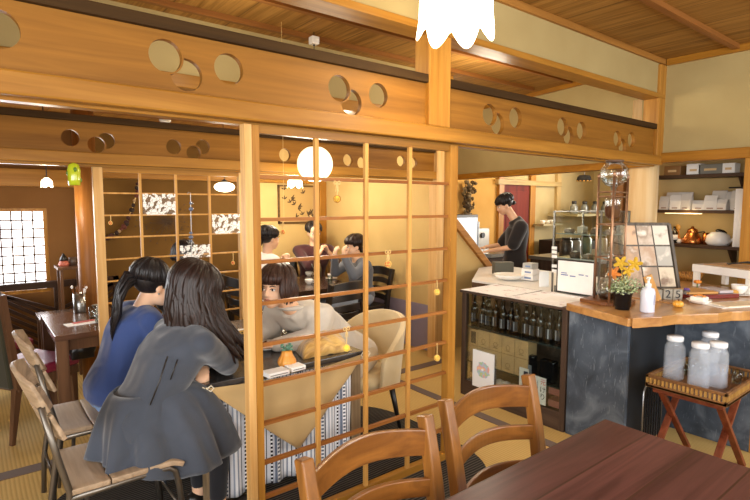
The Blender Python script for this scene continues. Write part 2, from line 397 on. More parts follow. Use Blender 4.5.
# kitchen walls
YK = 5.25
sbox('wall_far', (3.8, YK, 0), (6.62, YK+.08, 2.5), ORANGE); sbox('wall_far.001', (7.55, YK, 0), (9.6, YK+.08, 2.5), plaster('beige_plaster', '#b9a67c', '#ab9970'))
sbox('wall_far.002', (6.62, YK, 1.95), (7.55, YK+.08, 2.5), plaster('beige_plaster', '#b9a67c'))
sbox('wall_kitchen_right', (9.5, -2, 0), (9.6, YK, 2.5), plaster('beige_plaster', '#b9a67c'))
trim((6.60, YK-.05, 0), (6.72, YK+.0, 2.2), HONZ); trim((7.42, YK-.05, 0), (7.56, YK, 2.2), HONZ); trim((6.55, YK-.07, 1.86), (8.3, YK-.0, 1.94), wood('pale_lintel', '#9a8050', '#c0a674', 0, .5))
trim((8.2, YK-.05, 0), (8.32, YK, 2.3), wood('pale_post2', '#a88a58', '#cbb07c', 2, .5))
d = struct(MB().box((6.72, YK-.03, 0), (7.42, YK+.01, 1.86)).build('door_1', wood('red_lacquer_door', '#541a10', '#7c2a1a', 2, .6, .6, 0)))
MB().box((6.80, YK-.036, .12), (7.34, YK-.0301, .9)).box((6.80, YK-.036, 1.0), (7.34, YK-.0301, 1.76)).build('door_panel', wood('red_lacquer_panel', '#601e12', '#86301e', 2, .6, .6, 0), d, bevel=.003)
# stair with its sloping string board behind the showcase
mb = MB(); a = W(453, 226, Y=3.78); b = W(492, 276, Y=3.78)
sl = (b.z-a.z)/(b.x-a.x); x0 = 3.83; x1 = 5.0
za = a.z+sl*(x0-a.x); zb = a.z+sl*(x1-a.x)
struct(MB().prism([(x0, 0), (x1, 0), (x1, max(zb, .02)), (x0, za)], (0, 3.75, 0), (1, 0, 0), (0, 0, 1), (0, 1, 0), .05).build('wall_stair', YEL))
mb = MB(); mb.bar((x0, 3.765, za+.02), (x1, 3.765, zb+.02), .11, .075); trimmb(mb, wood('stair_string', '#8a5a28', '#b8823f', 0, .4), bevel=.004)
STEP = wood('stair_tread_wood', '#5d3a1c', '#7e5228', 1, .4)
for k in range(4): trim((3.84, 3.0+.02, .12+k*.2), (4.35, 3.74, .15+k*.2), STEP) if False else None
# back shelves' wall behind the counter
XS = 5.62
SH = plaster('shelf_wall_plaster', '#c9ad78', '#bb9f6a')
sbox('wall_counter', (XS, -2, 0), (XS+.08, 2.62, 2.5), SH)
# window of the far left room with its paper grid
wx0, wx1, wz0, wz1 = -.55, .60, .70, 1.50
win = struct(MB().box((wx0, Y3+.02, wz0+.03), (wx0+.03, Y3+.08, wz1-.03)).box((wx1-.03, Y3+.02, wz0+.03), (wx1, Y3+.08, wz1-.03)).box((wx0, Y3+.02, wz0), (wx1, Y3+.08, wz0+.03)).box((wx0, Y3+.02, wz1-.03), (wx1, Y3+.08, wz1)).build('window_1', HONZ))
mb = MB()
for k in range(1, 13): x = wx0+.03+k*(wx1-wx0-.06)/13; mb.box((x-.006, Y3+.03, wz0), (x+.006, Y3+.045, wz1))
for k in range(1, 9): z = wz0+.03+k*(wz1-wz0-.06)/9; mb.box((wx0, Y3+.03, z-.006), (wx1, Y3+.045, z+.006))
mb.build('window_grid', wood('window_grid_wood', '#6a5640', '#8f7a60', 2, .5), win)
MB().box((wx0+.02, Y3+.05, wz0+.02), (wx1-.02, Y3+.056, wz1-.02)).build('window_pane', lamp_mat('daylit_paper', '#f4f6ff', 3.2), win)
# ============================================================ LATTICES
def up(M0, *a): return M0
BARW = wood('lattice_bar_wood', '#b07c3a', '#d6a45c', 2, .45, 1, .1); RAILW = wood('lattice_rail_wood', '#7e4a1e', '#a87038', 0, .45, 1, .1)
L = thing('lattice_screen', 'tall open wooden lattice screen with straw ball ornaments, beside the nearer table', 'lattice screen', (1.59, Y1, 0))
MB().box((.934, Y1-.028, 0), (.968, Y1+.02, 1.885)).build('stile', PALEZ, L, bevel=.002); MB().box((.970, Y1-.022, 0), (1.006, Y1+.026, 1.885)).build('stile', HONZ, L, bevel=.002)
MB().box((2.19, Y1-.026, 0), (2.25, Y1+.026, 1.885)).build('stile', HONZ, L, bevel=.002)
MB().box((1.006, Y1-.016, 1.852), (2.19, Y1+.016, 1.885)).build('top_rail', HON, L)
MB().box((1.006, Y1-.02, 0.0), (2.19, Y1+.02, .055)).build('bottom_rail', HON, L, bevel=.002)
for z in (1.666, 1.479, 1.291, 1.105, .916, .734, .55, .365, .20): MB().box((1.006, Y1-.012, z-.008), (2.19, Y1+.010, z+.008)).build('rail', RAILW, L)
for x in (1.297, 1.59, 1.886): MB().box((x-.011, Y1-.020, .055), (x+.011, Y1-.0, 1.852)).build('bar', BARW, L, bevel=.002)
L2 = thing('lattice_screen', 'further lattice screen with white lace squares tied in it, between round pillar and post', 'lattice screen', (1.15, Y2, 0))
xa, xb = W(100, 250, Y=Y2).x, W(243, 250, Y=Y2).x
MB().box((xa-.025, Y2-.02, 0), (xa+.03, Y2+.02, 1.775)).build('stile', PALEZ, L2, bevel=.002); MB().box((xb-.03, Y2-.02, 0), (xb+.03, Y2+.02, 1.775)).build('stile', PALEZ, L2, bevel=.002)
MB().box((xa, Y2-.014, 1.745), (xb, Y2+.014, 1.775)).build('top_rail', HON, L2); MB().box((xa, Y2-.018, 0), (xb, Y2+.018, .05)).build('bottom_rail', HON, L2)
zs2 = [W(141, y, Y=Y2).z for y in (193.5, 215, 238, 260)]; dz = zs2[0]-zs2[1]
zl = [zs2[0]-dz*k for k in range(10) if zs2[0]-dz*k > .1]
xs2 = [W(141, 220, Y=Y2).x, W(176.5, 220, Y=Y2).x, W(209.6, 220, Y=Y2).x]
for z in zl: MB().box((xa+.03, Y2-.008, z-.005), (xb-.03, Y2+.006, z+.005)).build('rail', BARW, L2)
for x in xs2: MB().box((x-.008, Y2-.014, .05), (x+.008, Y2-.0, 1.745)).build('bar', BARW, L2)
# lace squares
t = NT('white_lace', .9, spec=.1); v = t.add('ShaderNodeTexVoronoi', feature='DISTANCE_TO_EDGE'); v.inputs['Scale'].default_value = 38; t.link(t.tc(), v.inputs['Vector'])
ns = t.noise(26, detail=2); v2 = t.math('LESS_THAN', t.math('ADD', v.outputs['Distance'], t.math('MULTIPLY', ns, .22)), .30-.02)
t.col('#f4efe6'); tr = t.add('ShaderNodeBsdfTransparent'); ms = t.add('ShaderNodeMixShader'); fr = t.math('MULTIPLY', t.math('GREATER_THAN', ns, .525), 1.)
fr = t.math('MAXIMUM', fr, t.math('LESS_THAN', v.outputs['Distance'], .035))
t.link(t.math('SUBTRACT', 1., t.math('MULTIPLY', t.math('SUBTRACT', 1., fr), .0)), ms.inputs[0]) if False else t.link(t.math('MULTIPLY', fr, .95), ms.inputs[0])
t.link(t.p.outputs[0], ms.inputs[1]); t.link(tr.outputs[0], ms.inputs[2]); t.link(ms.outputs[0], t.out.inputs[0]); LACE = t.m
def lace(x0, x1, z0, z1, lab):
    o = MB().sheet(lambda u, v: (x0+(x1-x0)*u, Y2-.022-.003*math.sin(u*9), z0+(z1-z0)*v), 10, 10).build('lace_square', LACE, solid=.0012); tag(o, lab, 'lace cloth')
lace(xs2[0]+.01, xs2[1]-.01, zl[1], zl[0], 'white lace square tied in the lattice, nearest the round pillar')
lace(xs2[2]+.01, xb-.03, zl[2], zl[1], 'white lace square tied in the lattice below the oval pendant lamp')
lace(xs2[1]+.01, xs2[2]-.01, zl[3]-.02, zl[3]+.07, 'white lace strip tied in the lattice above the long-haired woman')
# straw ball ornaments
def ball_orn(px, py, pt, Y, c, lab, r=.017, bow=True, cat='ornament'):
    a = W(px, py, Y=Y); tp = W(px, pt, Y=Y); root = thing('hanging_ball_ornament', lab, cat, (a.x, a.y, a.z-r))
    m_ = plain('ball_'+c, c, .8); mb = MB(); mb.ell(a, r, seg=18)
    b = mb.build('ball', m_, root, smooth=True); mb = MB()
    for k in range(5):
        ax = Euler((k*1.1, k*.7, k*2.1)).to_matrix(); mb.tube([a+ax @ Vector((math.cos(t_)*r*1.03, math.sin(t_)*r*1.03, 0)) for t_ in [2*PI*i/20 for i in range(20)]], .0012, 5, closed=True)
    mb.build('thread_binding', plain('thread_'+c, '#e8c86a' if c != '#e0b040' else '#a86a20', .8), b)
    mb = MB(); mb.tube([a+Vector((0, 0, r*.9)), a.lerp(tp, .5)+Vector((.002, 0, 0)), tp], .0022, 6)
    if bow:
        for s_ in (-1, 1):
            pts = [tp+Vector((s_*.018*math.sin(t_), 0, .014*math.sin(2*t_)*.6+.006)) for t_ in [PI*i/10 for i in range(11)]]; mb.tube(pts, .0022, 6)
            mb.tube([tp, tp+Vector((s_*.006, -.002, -.02)), tp+Vector((s_*.009, 0, -.036))], .002, 6)
    mb.build('cord', ROPE, root); return root
YB = Y1-.034
ball_orn(337, 199, 184, YB, '#e0b040', 'gold straw ball with looped rope beside the round globe lamp')
ball_orn(283, 232, 221, 3.3, '#d8703a', 'orange ball ornament hanging between two seated women, under long string')
ball_orn(388, 264, 253, YB, '#cf6a34', 'orange-red ball ornament on the lattice rail behind the grey-clad woman')
ball_orn(437, 292, 280, YB, '#e2b24a', 'yellow ball ornament on the rail next to the right stile, the upper one', bow=False)
ball_orn(437, 358, 343, YB, '#e6b24a', 'yellow ball ornament next to the right stile, the lower one', bow=False)
ball_orn(346.5, 348, 330, YB, '#eccc3c', 'bright yellow ball ornament hanging by the beige tub chair')
a = W(284, 221, Y=3.3); tag(MB().tube([a, (a.x, a.y, 2.8)], .0012, 5).build('hanging_string', ROPE), 'long thin string from the ceiling carrying the orange ball', 'string')
# ornaments on the further lattice
YC = Y2-.03
ball_orn(110.5, 223, 215, YC, '#c8402c', 'small red ball on the further lattice beside the round pillar', .012, False)
ball_orn(233, 263, 253, YC, '#c8402c', 'small red ball on the further lattice above the black-haired woman', .013, False)
a = W(190.5, 195, Y=YC); root = thing('wind_chime', 'thin hanging chime with glass beads, between the two lace squares', 'wind chime', (a.x, a.y, W(191, 262, Y=YC).z))
mb = MB(); e = W(192, 262, Y=YC); mb.tube([a, e], .0014, 5); mb.tube([a+Vector((-.02, 0, .005)), a+Vector((-.015, 0, .02)), a+Vector((0, 0, .015)), a], .002, 6); mb.build('string', STEEL, root)
GLB = plain('blue_glass_bead', '#5a6274', .15, coat=.6); mb = MB()
for yy, r_ in ((203, .012), (209, .016), (233, .012), (237, .016), (241, .012)):
    q = W(191, yy, Y=YC); mb.ell(q, (r_, r_, r_*.9), seg=12)
mb.build('bead', GLB, root, smooth=True)
# star wreath of dried stems on the brown wall, and the garland
c0 = W(167, 222, Y=Y3-.06); DRY = plain('dried_stems', '#4a3520', .9); mb = MB()
for k in range(46):
    a_ = 2*PI*k/46+random.uniform(-.05, .05); l_ = random.uniform(.16, .32); q = c0+Vector((math.cos(a_)*l_, random.uniform(-.05, .02), math.sin(a_)*l_*.8)); mb.tube([c0, c0.lerp(q, .5)+Vector((0, -.02, .01)), q], [.003, .002, .001], 5); mb.ell(q, .008, seg=6)
tag(mb.build('dried_stem_wreath', DRY), 'starburst wreath of dried brown stems on the dark wall behind the lattice', 'wreath')
cols = ['#3a1a12', '#24160c', '#5a2818', '#a88860', '#2e1c10', '#4a2416']; root = None
gp = [W(x, y, Y=Y3-.05) for x, y in ((137.5, 184), (136, 196), (132, 210), (127, 222), (121, 229), (113, 235), (106, 238), (100, 234))]
root = thing('dried_garland', 'draped garland of dark dried pods and red berries on the brown wall', 'garland', gp[-2])
MB().tube(gp, .006, 6).build('cord', ROPE, root)
for i in range(len(gp)-1):
    for k in range(3):
        q = gp[i].lerp(gp[i+1], k/3); r_ = random.uniform(.018, .034)
        MB().ell(q+Vector((random.uniform(-.01, .01), -.02, 0)), (r_, r_*.8, r_*.8), (0, k, i), 10).build('pod', plain('pod%d' % ((i*2+k) % 6), cols[(i*2+k) % 6], .8), root, smooth=True)
# ============================================================ LAMPS
def lamp_at(name, lab, p, e_name, build):
    root = thing(name, lab, 'lamp', p); build(root, Vector(p)); return root
SHADE = lamp_mat('glowing_milk_glass', '#fff0cc', 5)
def scallop(root, p, r, h, n, cordz, mat=SHADE):
    mb = MB(); P_ = 72; vs = []; fs = []; R_ = 12
    for j in range(R_+1):
        f_ = j/R_
        for k in range(P_):
            a_ = 2*PI*k/P_; petal = abs(math.sin(a_*n/2)); rr = r*(.30+.70*min(1, math.sin(min(1, f_*1.9)*PI/2)))*(1+.07*petal*f_) + (r*.06*max(0, f_-.8)*5*petal if f_ > .8 else 0)
            z = h-h*f_ - (r*.52*(petal**1.2)-r*.22)*max(0, f_-.55)/.45
            vs.append((p[0]+rr*math.cos(a_), p[1]+rr*math.sin(a_), p[2]+z))
    for j in range(R_):
        for k in range(P_): fs.append((j*P_+k, j*P_+(k+1) % P_, (j+1)*P_+(k+1) % P_, (j+1)*P_+k))
    mb._add(vs, fs); mb.build('shade', mat, root, smooth=True, solid=.003)
    MB().ell((p[0], p[1], p[2]+h*.45), r*.33, seg=12).build('bulb', lamp_mat('hot_bulb', '#fff3d6', 40), root, smooth=True)
    MB().lathe([(r*.12, h*.96), (r*.34, h*.98), (r*.3, h*1.12), (.012, h*1.2)], p, 20).build('cap', plain('aged_brass', '#8a6a30', .35, .9), root, smooth=True)
    MB().tube([(p[0], p[1], p[2]+h*1.15), (p[0], p[1], cordz)], .004, 8).build('cord', BLACK, root)
BIG = lamp_mat('bright_milk_glass', '#ffeecb', 7)
p = W(456, 27, Y=1.66); pl = (p.x, p.y, p.z); lamp_at('flower_pendant_lamp', 'large glowing white scalloped glass lamp hanging from the near ceiling', pl, '', lambda r, p_: scallop(r, p_, .158, .27, 7, 2.80, BIG))
p = W(47, 186, Y=4.7); lamp_at('flower_pendant_lamp', 'small lit tulip-shaped lamp above the window by the green glass bell', tuple(p), '', lambda r, p_: scallop(r, p_, .036, .062, 5, 2.36)); PLA = p.copy()
p = W(295, 186, Y=5.0); lamp_at('flower_pendant_lamp', 'small lit flower lamp in front of the framed picture, beside the globe', tuple(p), '', lambda r, p_: scallop(r, p_, .075, .09, 6, 2.36)); PLB = p.copy()
p = W(224.5, 187, Y=4.9); root = thing('oval_pendant_lamp', 'flat oval lit pendant lamp seen through the further lattice', 'lamp', (p.x, p.y, p.z-.05)); PLC = p.copy()
MB().ell(p, (.098, .098, .048), seg=28).build('shade', SHADE, root, smooth=True); MB().lathe([(.03, .045), (.03, .06), (.008, .075)], p, 16).build('cap', BLACK, root); MB().tube([p+Vector((0, 0, .07)), (p.x, p.y, 2.36)], .003, 6).build('cord', BLACK, root)
# globe of paper with ribs
p = W(315, 164, Y=3.34); R_ = .133; t = NT('ribbed_glowing_paper', .7); z = t.sep()[2]; rb = t.math('GREATER_THAN', t.math('SINE', t.math('MULTIPLY', z, 620.)), .75)
t.col('#fff2d8'); cc = t.mix(rb, lin('#fff0cc'), lin('#e8b868')); t.link(cc, t.p.inputs['Emission Color']); t.p.inputs['Emission Strength'].default_value = 1.5
root = thing('globe_pendant_lamp', 'round glowing paper globe lamp hanging behind the lattice screen', 'lamp', (p.x, p.y, p.z-R_)); MB().ell(p, R_, seg=40).build('shade', t.m, root, smooth=True)
MB().lathe([(.048, R_*.9), (.05, R_*.97), (.02, R_*1.04), (.008, R_*1.1)], p, 20).build('cap', plain('aged_brass', '#8a6a30', .35, .9), root, smooth=True); MB().tube([p+Vector((0, 0, R_)), (p.x, p.y, 2.8)], .003, 6).build('cord', BLACK, root); PGL = p.copy()
# small fittings
p2 = W(313, 45, Z=2.765); p2.x, p2.y = PGL.x, PGL.y; root = thing('ceiling_socket', 'small white square cord socket on the inner wooden ceiling', 'socket', (p2.x, p2.y, 2.70)); MB().box((p2.x-.03, p2.y-.03, 2.71), (p2.x+.03, p2.y+.03, 2.765)).build('case', WHITE, root, bevel=.006); MB().lathe([(.006, 0), (.008, .012)], (p2.x, p2.y, 2.70), 10).build('tip', BLACK, root)
p2 = W(165, 119, Z=2.36); tag(MB().lathe([(.04, 0), (.055, .012), (.055, .03)], (p2.x, p2.y, 2.33), 24).build('smoke_detector', WHITE, smooth=True), 'round white smoke detector on the far room ceiling', 'smoke detector')
p = W(74.5, 185, Y=3.55); root = thing('glass_wind_bell', 'lime green glass bell hanging beside the round pillar', 'wind bell', (p.x, p.y, p.z)); LIME = plain('lime_glass', '#b9c62a', .15, coat=.5)
MB().lathe([(.030, 0), (.032, .03), (.034, .09), (.026, .12), (.006, .13)], p, 20).build('bell', LIME, root, smooth=True, solid=.003); mb = MB()
for k in range(4): mb.ell(p+Vector((.03*math.cos(k*1.6), .03*math.sin(k*1.6), .03+.02*k)), (.012, .012, .016), seg=8)
mb.build('painted_leaves', plain('leaf_green', '#5a7a1e', .4), root, smooth=True); MB().tube([p+Vector((0, 0, .13)), (p.x, p.y, 1.78)], .002, 5).build('cord', ROPE, root)

# ============================================================ FOREGROUND: red-brown table and two ladder-back chairs
RED = wood('red_brown_tabletop', '#3a211f', '#744a45', 0, .33, .9, .22, plank=.16, paxis=1, contrast=(.25, .8)); REDZ = wood('red_brown_leg', '#3c1c14', '#6a3426', 2, .35, .8, .2)
T = thing('dining_table', 'large red-brown wooden table in the foreground with an empty top', 'table', (.85, .49, 0))
MB().box((-.25, .02, .672), (1.925, .978, .712)).build('tabletop', RED, T, bevel=.005)
mb = MB(); mb.box((-.15, .10, .58), (1.83, .13, .672)).box((-.15, .88, .58), (1.83, .91, .672)).box((-.15, .10, .58), (-.12, .91, .672)).box((1.80, .10, .58), (1.83, .91, .672)); mb.build('apron', REDZ, T)
for x in (-.13, 1.81):
    for y in (.12, .89): MB().box((x-.035, y-.035, 0), (x+.035, y+.035, .672)).build('leg', REDZ, T, bevel=.004)
CHW = wood('honey_brown_chair', '#6a4018', '#a56d2e', 2, .32, .8, .35); CHX = wood('honey_brown_slat', '#643a16', '#9a6228', 0, .32, .8, .35)
def ladder_chair(name, label, loc, rz, group, wz=CHW, wx=CHX, H=.855, w=.235, slats=(.765, .625, .485)):
    r = thing(name, label, 'chair', loc, rz, group)
    for s in (-1, 1):
        pts = [((s*w*.93), .19, 0), (s*w*.93, .20, .44), (s*w*.97, .225, .62), (s*w, .27, H)]
        mb = MB()
        for i in range(3): mb.bar(pts[i], pts[i+1], .034 if i else .032, .048, up=(0, 1, 0))
        prof = []; vs = []; fs = []
        mb = MB(); n_ = 12
        for i in range(n_+1):
            f_ = i/n_; z = H*f_; y = .19+.085*max(0, (z-.40)/(H-.40))**1.4; th = .040+.006*math.sin(f_*PI); dp = .056-.010*f_; xx = s*w*(.93+.07*f_)
            if i == n_: z -= .0; 
            vs += [(xx-th/2, y-dp/2, z), (xx+th/2, y-dp/2, z), (xx+th/2, y+dp/2, z-(.012 if i == n_ else 0)), (xx-th/2, y+dp/2, z-(.012 if i == n_ else 0))]
        for i in range(n_):
            for k in range(4): fs.append((i*4+k, i*4+(k+1) % 4, (i+1)*4+(k+1) % 4, (i+1)*4+k))
        fs += [(0, 3, 2, 1), (n_*4, n_*4+1, n_*4+2, n_*4+3)]; mb._add(vs, fs); mb.build('back_post', wz, r, world=False, bevel=.006)
        MB().bar((s*w*.9, -.19, 0), (s*w*.9, -.19, .42), .034, .034, w2=.04, h2=.04).build('leg', wz, r, world=False, bevel=.003)
        MB().box((s*w*.9-.01, -.18, .2), (s*w*.9+.01, .19, .225)).build('side_stretcher', wx, r, world=False)
    for k, z in enumerate(slats):
        hh = .088 if k == 0 else .062; yb = .19+.085*max(0, (z-.40)/(H-.40))**1.4; vs = []; fs = []; n_ = 20
        for i in range(n_+1):
            f_ = i/n_; x = -w*.97+2*w*.97*f_; b = math.sin(f_*PI); y = yb+.062*b; zt = z+hh/2+(.022*b if k == 0 else .014*b); zb = z-hh/2+.016*b
            vs += [(x, y-.009, zb), (x, y+.009, zb), (x, y+.009, zt), (x, y-.009, zt)]
        for i in range(n_):
            for q in range(4): fs.append((i*4+q, i*4+(q+1) % 4, (i+1)*4+(q+1) % 4, (i+1)*4+q))
        fs += [(0, 3, 2, 1), (n_*4, n_*4+1, n_*4+2, n_*4+3)]; MB()._add(vs, fs).build('slat', wx, r, world=False, bevel=.004)
    mb = MB(); mb.prism([(-.225, -.22), (.225, -.22), (.21, .19), (-.21, .19)], (0, 0, .42), (1, 0, 0), (0, 1, 0), (0, 0, 1), .035); mb.build('seat', wx, r, world=False, bevel=.008)
    MB().box((-w*.88, -.2, .36), (w*.88, -.18, .42)).build('front_rail', wx, r, world=False)
    return r
ch = ladder_chair('ladder_back_chair', 'honey-brown ladder-back chair at the red-brown table, cut by the bottom edge, nearer the camera', (.935, .925, 0), .02, 'chairs at the foreground table')
dup(ch, 'honey-brown ladder-back chair at the red-brown table, the one in front of the bottle showcase', (1.54, .975, 0), -.04)

# ============================================================ WOMEN'S TABLE
GT = wood('grey_brown_tabletop', '#2e2a28', '#4c4642', 1, .22, .8, .3); GL = wood('weathered_grey_brown_leg', '#6e5a42', '#9a8466', 2, .5, .9)
tx0, tx1, ty0, ty1 = .82, 1.76, 2.33, 3.52
T = thing('cafe_table', 'dark grey table where the three women eat, with beige cloth tied on its end', 'table', (1.29, 2.92, 0))
MB().box((tx0, ty0, .675), (tx1, ty1, .705)).build('tabletop', GT, T, bevel=.004)
mb = MB(); mb.box((tx0+.03, ty0+.03, .61), (tx1-.03, ty0+.05, .675)).box((tx0+.03, ty1-.05, .61), (tx1-.03, ty1-.03, .675)).box((tx0+.03, ty0+.05, .61), (tx0+.05, ty1-.05, .675)).box((tx1-.05, ty0+.05, .61), (tx1-.03, ty1-.05, .675)); mb.build('apron', GL, T)
for x in (tx0+.045, tx1-.045):
    for y in (ty0+.045, ty1-.045): MB().box((x-.032, y-.032, 0), (x+.032, y+.032, .675)).build('leg', GL, T, bevel=.003)
# beige triangular cloth
LIN = fabric('beige_linen', '#bd9f6e', c2='#ad9060')
def tri(u, v):
    # u across, v down; upper edge from corner to corner, point hanging at the middle
    x = tx0+.02+(tx1-tx0-.04)*u; d_ = 1-abs(2*u-1)**1.0; top = .690-.018*math.sin(u*PI); low = top-.012-.40*min(1, (u/.52 if u < .52 else (1-u)/.48))
    z = top+(low-top)*v; y = ty0-.012-.020*math.sin(u*PI)*(1-.3*v)-.008*math.sin(v*7+u*3)*math.sin(u*PI)-.004*math.sin(u*30)*v
    return (x, y, z)
o = MB().sheet(tri, 40, 24).build('table_end_cloth', LIN, smooth=True, solid=.003); tag(o, 'beige linen triangle cloth tied across the end of the women\'s table', 'cloth')
for xx, dx in ((tx0+.01, -1), (tx1-.005, 1)):
    mb = MB(); q = Vector((xx, ty0-.02, .69))
    for s in (-1, 1):
        mb.tube([q, q+Vector((s*.02, -.006, .015)), q+Vector((s*.034, -.004, 0)), q+Vector((s*.018, -.006, -.012)), q], .0035, 7); mb.tube([q, q+Vector((s*.007, -.008, -.04)), q+Vector((s*.012, -.004, -.085+.02*s))], .0035, 7)
    mb.ell(q, (.009, .008, .009), seg=8); mb.build('tie', plain('cloth_tie', '#d8cdb4', .9), o, smooth=True)
# striped curtain
t = NT('striped_ikat', .9, spec=.1); xyz = t.sep(); fx = t.math('FRACT', t.math('ADD', t.math('MULTIPLY', xyz[0], 7.2), 50.3))
st = t.ramp(fx, [(0, '#e8eaee'), (.10, '#8a94a6'), (.16, '#eceef2'), (.26, '#4c5464'), (.30, '#d8dce4'), (.42, '#23262e'), (.50, '#c8cdd8'), (.56, '#6e7a90'), (.66, '#f0f1f4'), (.80, '#39404e'), (.84, '#dfe2e8'), (.94, '#9aa4b6')], 'CONSTANT')
fz = t.math('FRACT', t.math('MULTIPLY', xyz[2], 48.)); band = t.math('MULTIPLY', t.math('GREATER_THAN', fz, .55), t.math('LESS_THAN', t.math('ABSOLUTE', t.math('SUBTRACT', fx, .46)), .035))
st = t.mix(band, st, lin('#eef0f4')); band2 = t.math('MULTIPLY', t.math('GREATER_THAN', fz, .5), t.math('LESS_THAN', t.math('ABSOLUTE', t.math('SUBTRACT', fx, .73)), .05)); st = t.mix(band2, st, lin('#5a6478'))
t.col(st); IKAT = t.m
def cur(u, v):
    x = tx0+.085+(tx1-tx0-.17)*u; return (x+.004*math.sin(v*5), ty0+.016+.012*math.sin(u*44+.6*math.sin(v*3))*(.3+.7*v), .66-(.56)*v)
o = MB().sheet(cur, 140, 14).build('striped_curtain', IKAT, smooth=True, solid=.002); tag(o, 'blue, white and black striped cloth hanging under the women\'s table', 'curtain')
TZ = .705
# --- things on it
CLR = glass('clear_glass', '#f4f8f6', .02, .35); WAT = glass('water', '#eef4f6', .03, .15)
def plate(name, lab, p, r, food=None, cat='plate', mat=WHITE):
    root = thing(name, lab, cat, p); MB().lathe([(0, .004), (r*.62, .004), (r*.68, .008), (r*.97, .022), (r, .024), (r*.98, .020), (r*.66, .003), (r*.55, 0), (0, 0)], p, 36).build('dish', mat, root, smooth=True)
    if food: food(root, Vector(p))
    return root
def curry(root, p):
    mb = MB(); mb.ell(p+Vector((0, 0, .012)), (.085, .085, .012), seg=24); mb.build('sauce', plain('curry_sauce', '#c98a24', .25, coat=.5), root, smooth=True); mb = MB()
    for k in range(26):
        a_ = random.uniform(0, 2*PI); r_ = random.uniform(0, .07); mb.ell(p+Vector((r_*math.cos(a_), r_*math.sin(a_), .022)), (random.uniform(.005, .012), random.uniform(.005, .012), .006), (0, 0, a_), 8)
    mb.build('toppings', plain('dark_toppings', '#4a2c16', .5), root, smooth=True)
q = W(264, 348, Z=TZ); plate('curry_plate', 'white plate of golden curry on the women\'s table behind the left lattice stile', tuple(q), .115, curry)
q = W(268, 331, Z=TZ); plate('small_plate', 'small pale plate in front of the beige-clad woman', tuple(q), .085, lambda r_, p_: MB().ell(p_+Vector((0, 0, .016)), (.05, .045, .018), seg=14).build('rice', plain('yellow_rice', '#dcae60', .6), r_, smooth=True))
# pumpkin vase with a glass of greens behind
q = W(287, 366, Z=TZ); root = thing('pumpkin_vase', 'orange ribbed pumpkin-shaped ornament on the women\'s table', 'ornament', tuple(q)); PUMP = plain('pumpkin_orange', '#e2973a', .45, coat=.2)
def pumpkin(mb, p, r, h, n=9, neck=.45):
    K = 72; vs = []; fs = []; prof = [(.02, 0), (.6, .0), (.92, .1), (1, .25), (.93, .42), (.72, .62), (.58, .78), (.55, .92), (.42, 1), (.02, .97)] if neck else [(.02, .05), (.55, 0), (.9, .16), (1, .45), (.9, .76), (.55, .96), (.02, .86)]
    for r_, z_ in prof:
        for k in range(K): a_ = 2*PI*k/K; rr = r*r_*(1-.10*(1-abs(math.sin(a_*n/2)))**1.2); vs.append((p[0]+rr*math.cos(a_), p[1]+rr*math.sin(a_), p[2]+h*z_))
    for j in range(len(prof)-1):
        for k in range(K): fs.append((j*K+k, j*K+(k+1) % K, (j+1)*K+(k+1) % K, (j+1)*K+k))
    mb._add(vs, fs)
mb = MB(); pumpkin(mb, q, .050, .085); mb.build('body', PUMP, root, smooth=True)
mb = MB()
for k in range(16): a_ = k*2.4; e = q+Vector((.025*math.cos(a_), .025*math.sin(a_), .10+.012*math.sin(k))); mb.tube([q+Vector((0, 0, .08)), e], .0025, 5); mb.ell(e, (.009, .009, .006), seg=8)
mb.build('succulent', plain('blue_green_leaf', '#5f8a74', .6), root, smooth=True)
def tumbler(lab, p, r=.03, h=.085, fill=.55, group=None, name='water_glass'):
    root = thing(name, lab, 'glass', p, 0, group); MB().lathe([(r*.8, 0), (r*.9, h*.5), (r, h), (r-.002, h), (r*.9-.002, h*.5), (r*.78, .006), (0, .006)], p, 24).build('tumbler', CLR, root, smooth=True)
    if fill: MB().lathe([(0, .007), (r*.77, .007), (r*.87, h*fill), (0, h*fill)], p, 20).build('water', WAT, root, smooth=True)
    return root
tumbler('clear tumbler of water behind the pumpkin ornament', tuple(W(288, 347, Z=TZ)), .034, .09); tumbler('cut glass tumbler beside the beige-clad woman\'s elbow', tuple(W(266, 322, Z=TZ)), .034, .085)
tumbler('small empty glass near the far edge of the women\'s table', tuple(W(276, 327, Z=TZ)), .03, .07, 0)
def cardbox(name, lab, a, b, z, h, wd, mat, cat='box', strip=None):
    """flat box whose long axis runs from a to b"""
    a, b = Vector(a), Vector(b); mid = (a+b)/2; root = thing(name, lab, cat, (mid.x, mid.y, z)); mb = MB(); d_ = (b-a).normalized()
    mb.bar((a.x, a.y, z+h/2), (b.x, b.y, z+h/2), wd, h); mb.build('case', mat, root, bevel=.002)
    if strip: mb = MB(); off = Vector((d_.y, -d_.x, 0))*(wd/2); mb.bar(Vector((a.x, a.y, z+h*.45))+off+d_*.01, Vector((b.x, b.y, z+h*.45))+off-d_*.01, .0012, h*.14); mb.build('stripe', strip, root)
    return root
a = W(265, 377, Z=TZ); b = W(286, 372, Z=TZ); cardbox('paper_napkin_box', 'white flat box with dark stripe by the pumpkin, the one nearer the post', (a.x, a.y, 0), (b.x, b.y, 0), TZ, .022, .075, PAPER, 'box', BLACK)
a = W(288, 371, Z=TZ); b = W(302, 367.5, Z=TZ); cardbox('paper_napkin_box', 'white flat box with dark stripe by the pumpkin, the one nearer the gold bundle', (a.x, a.y, 0), (b.x, b.y, 0), TZ, .022, .07, PAPER, 'box', BLACK)
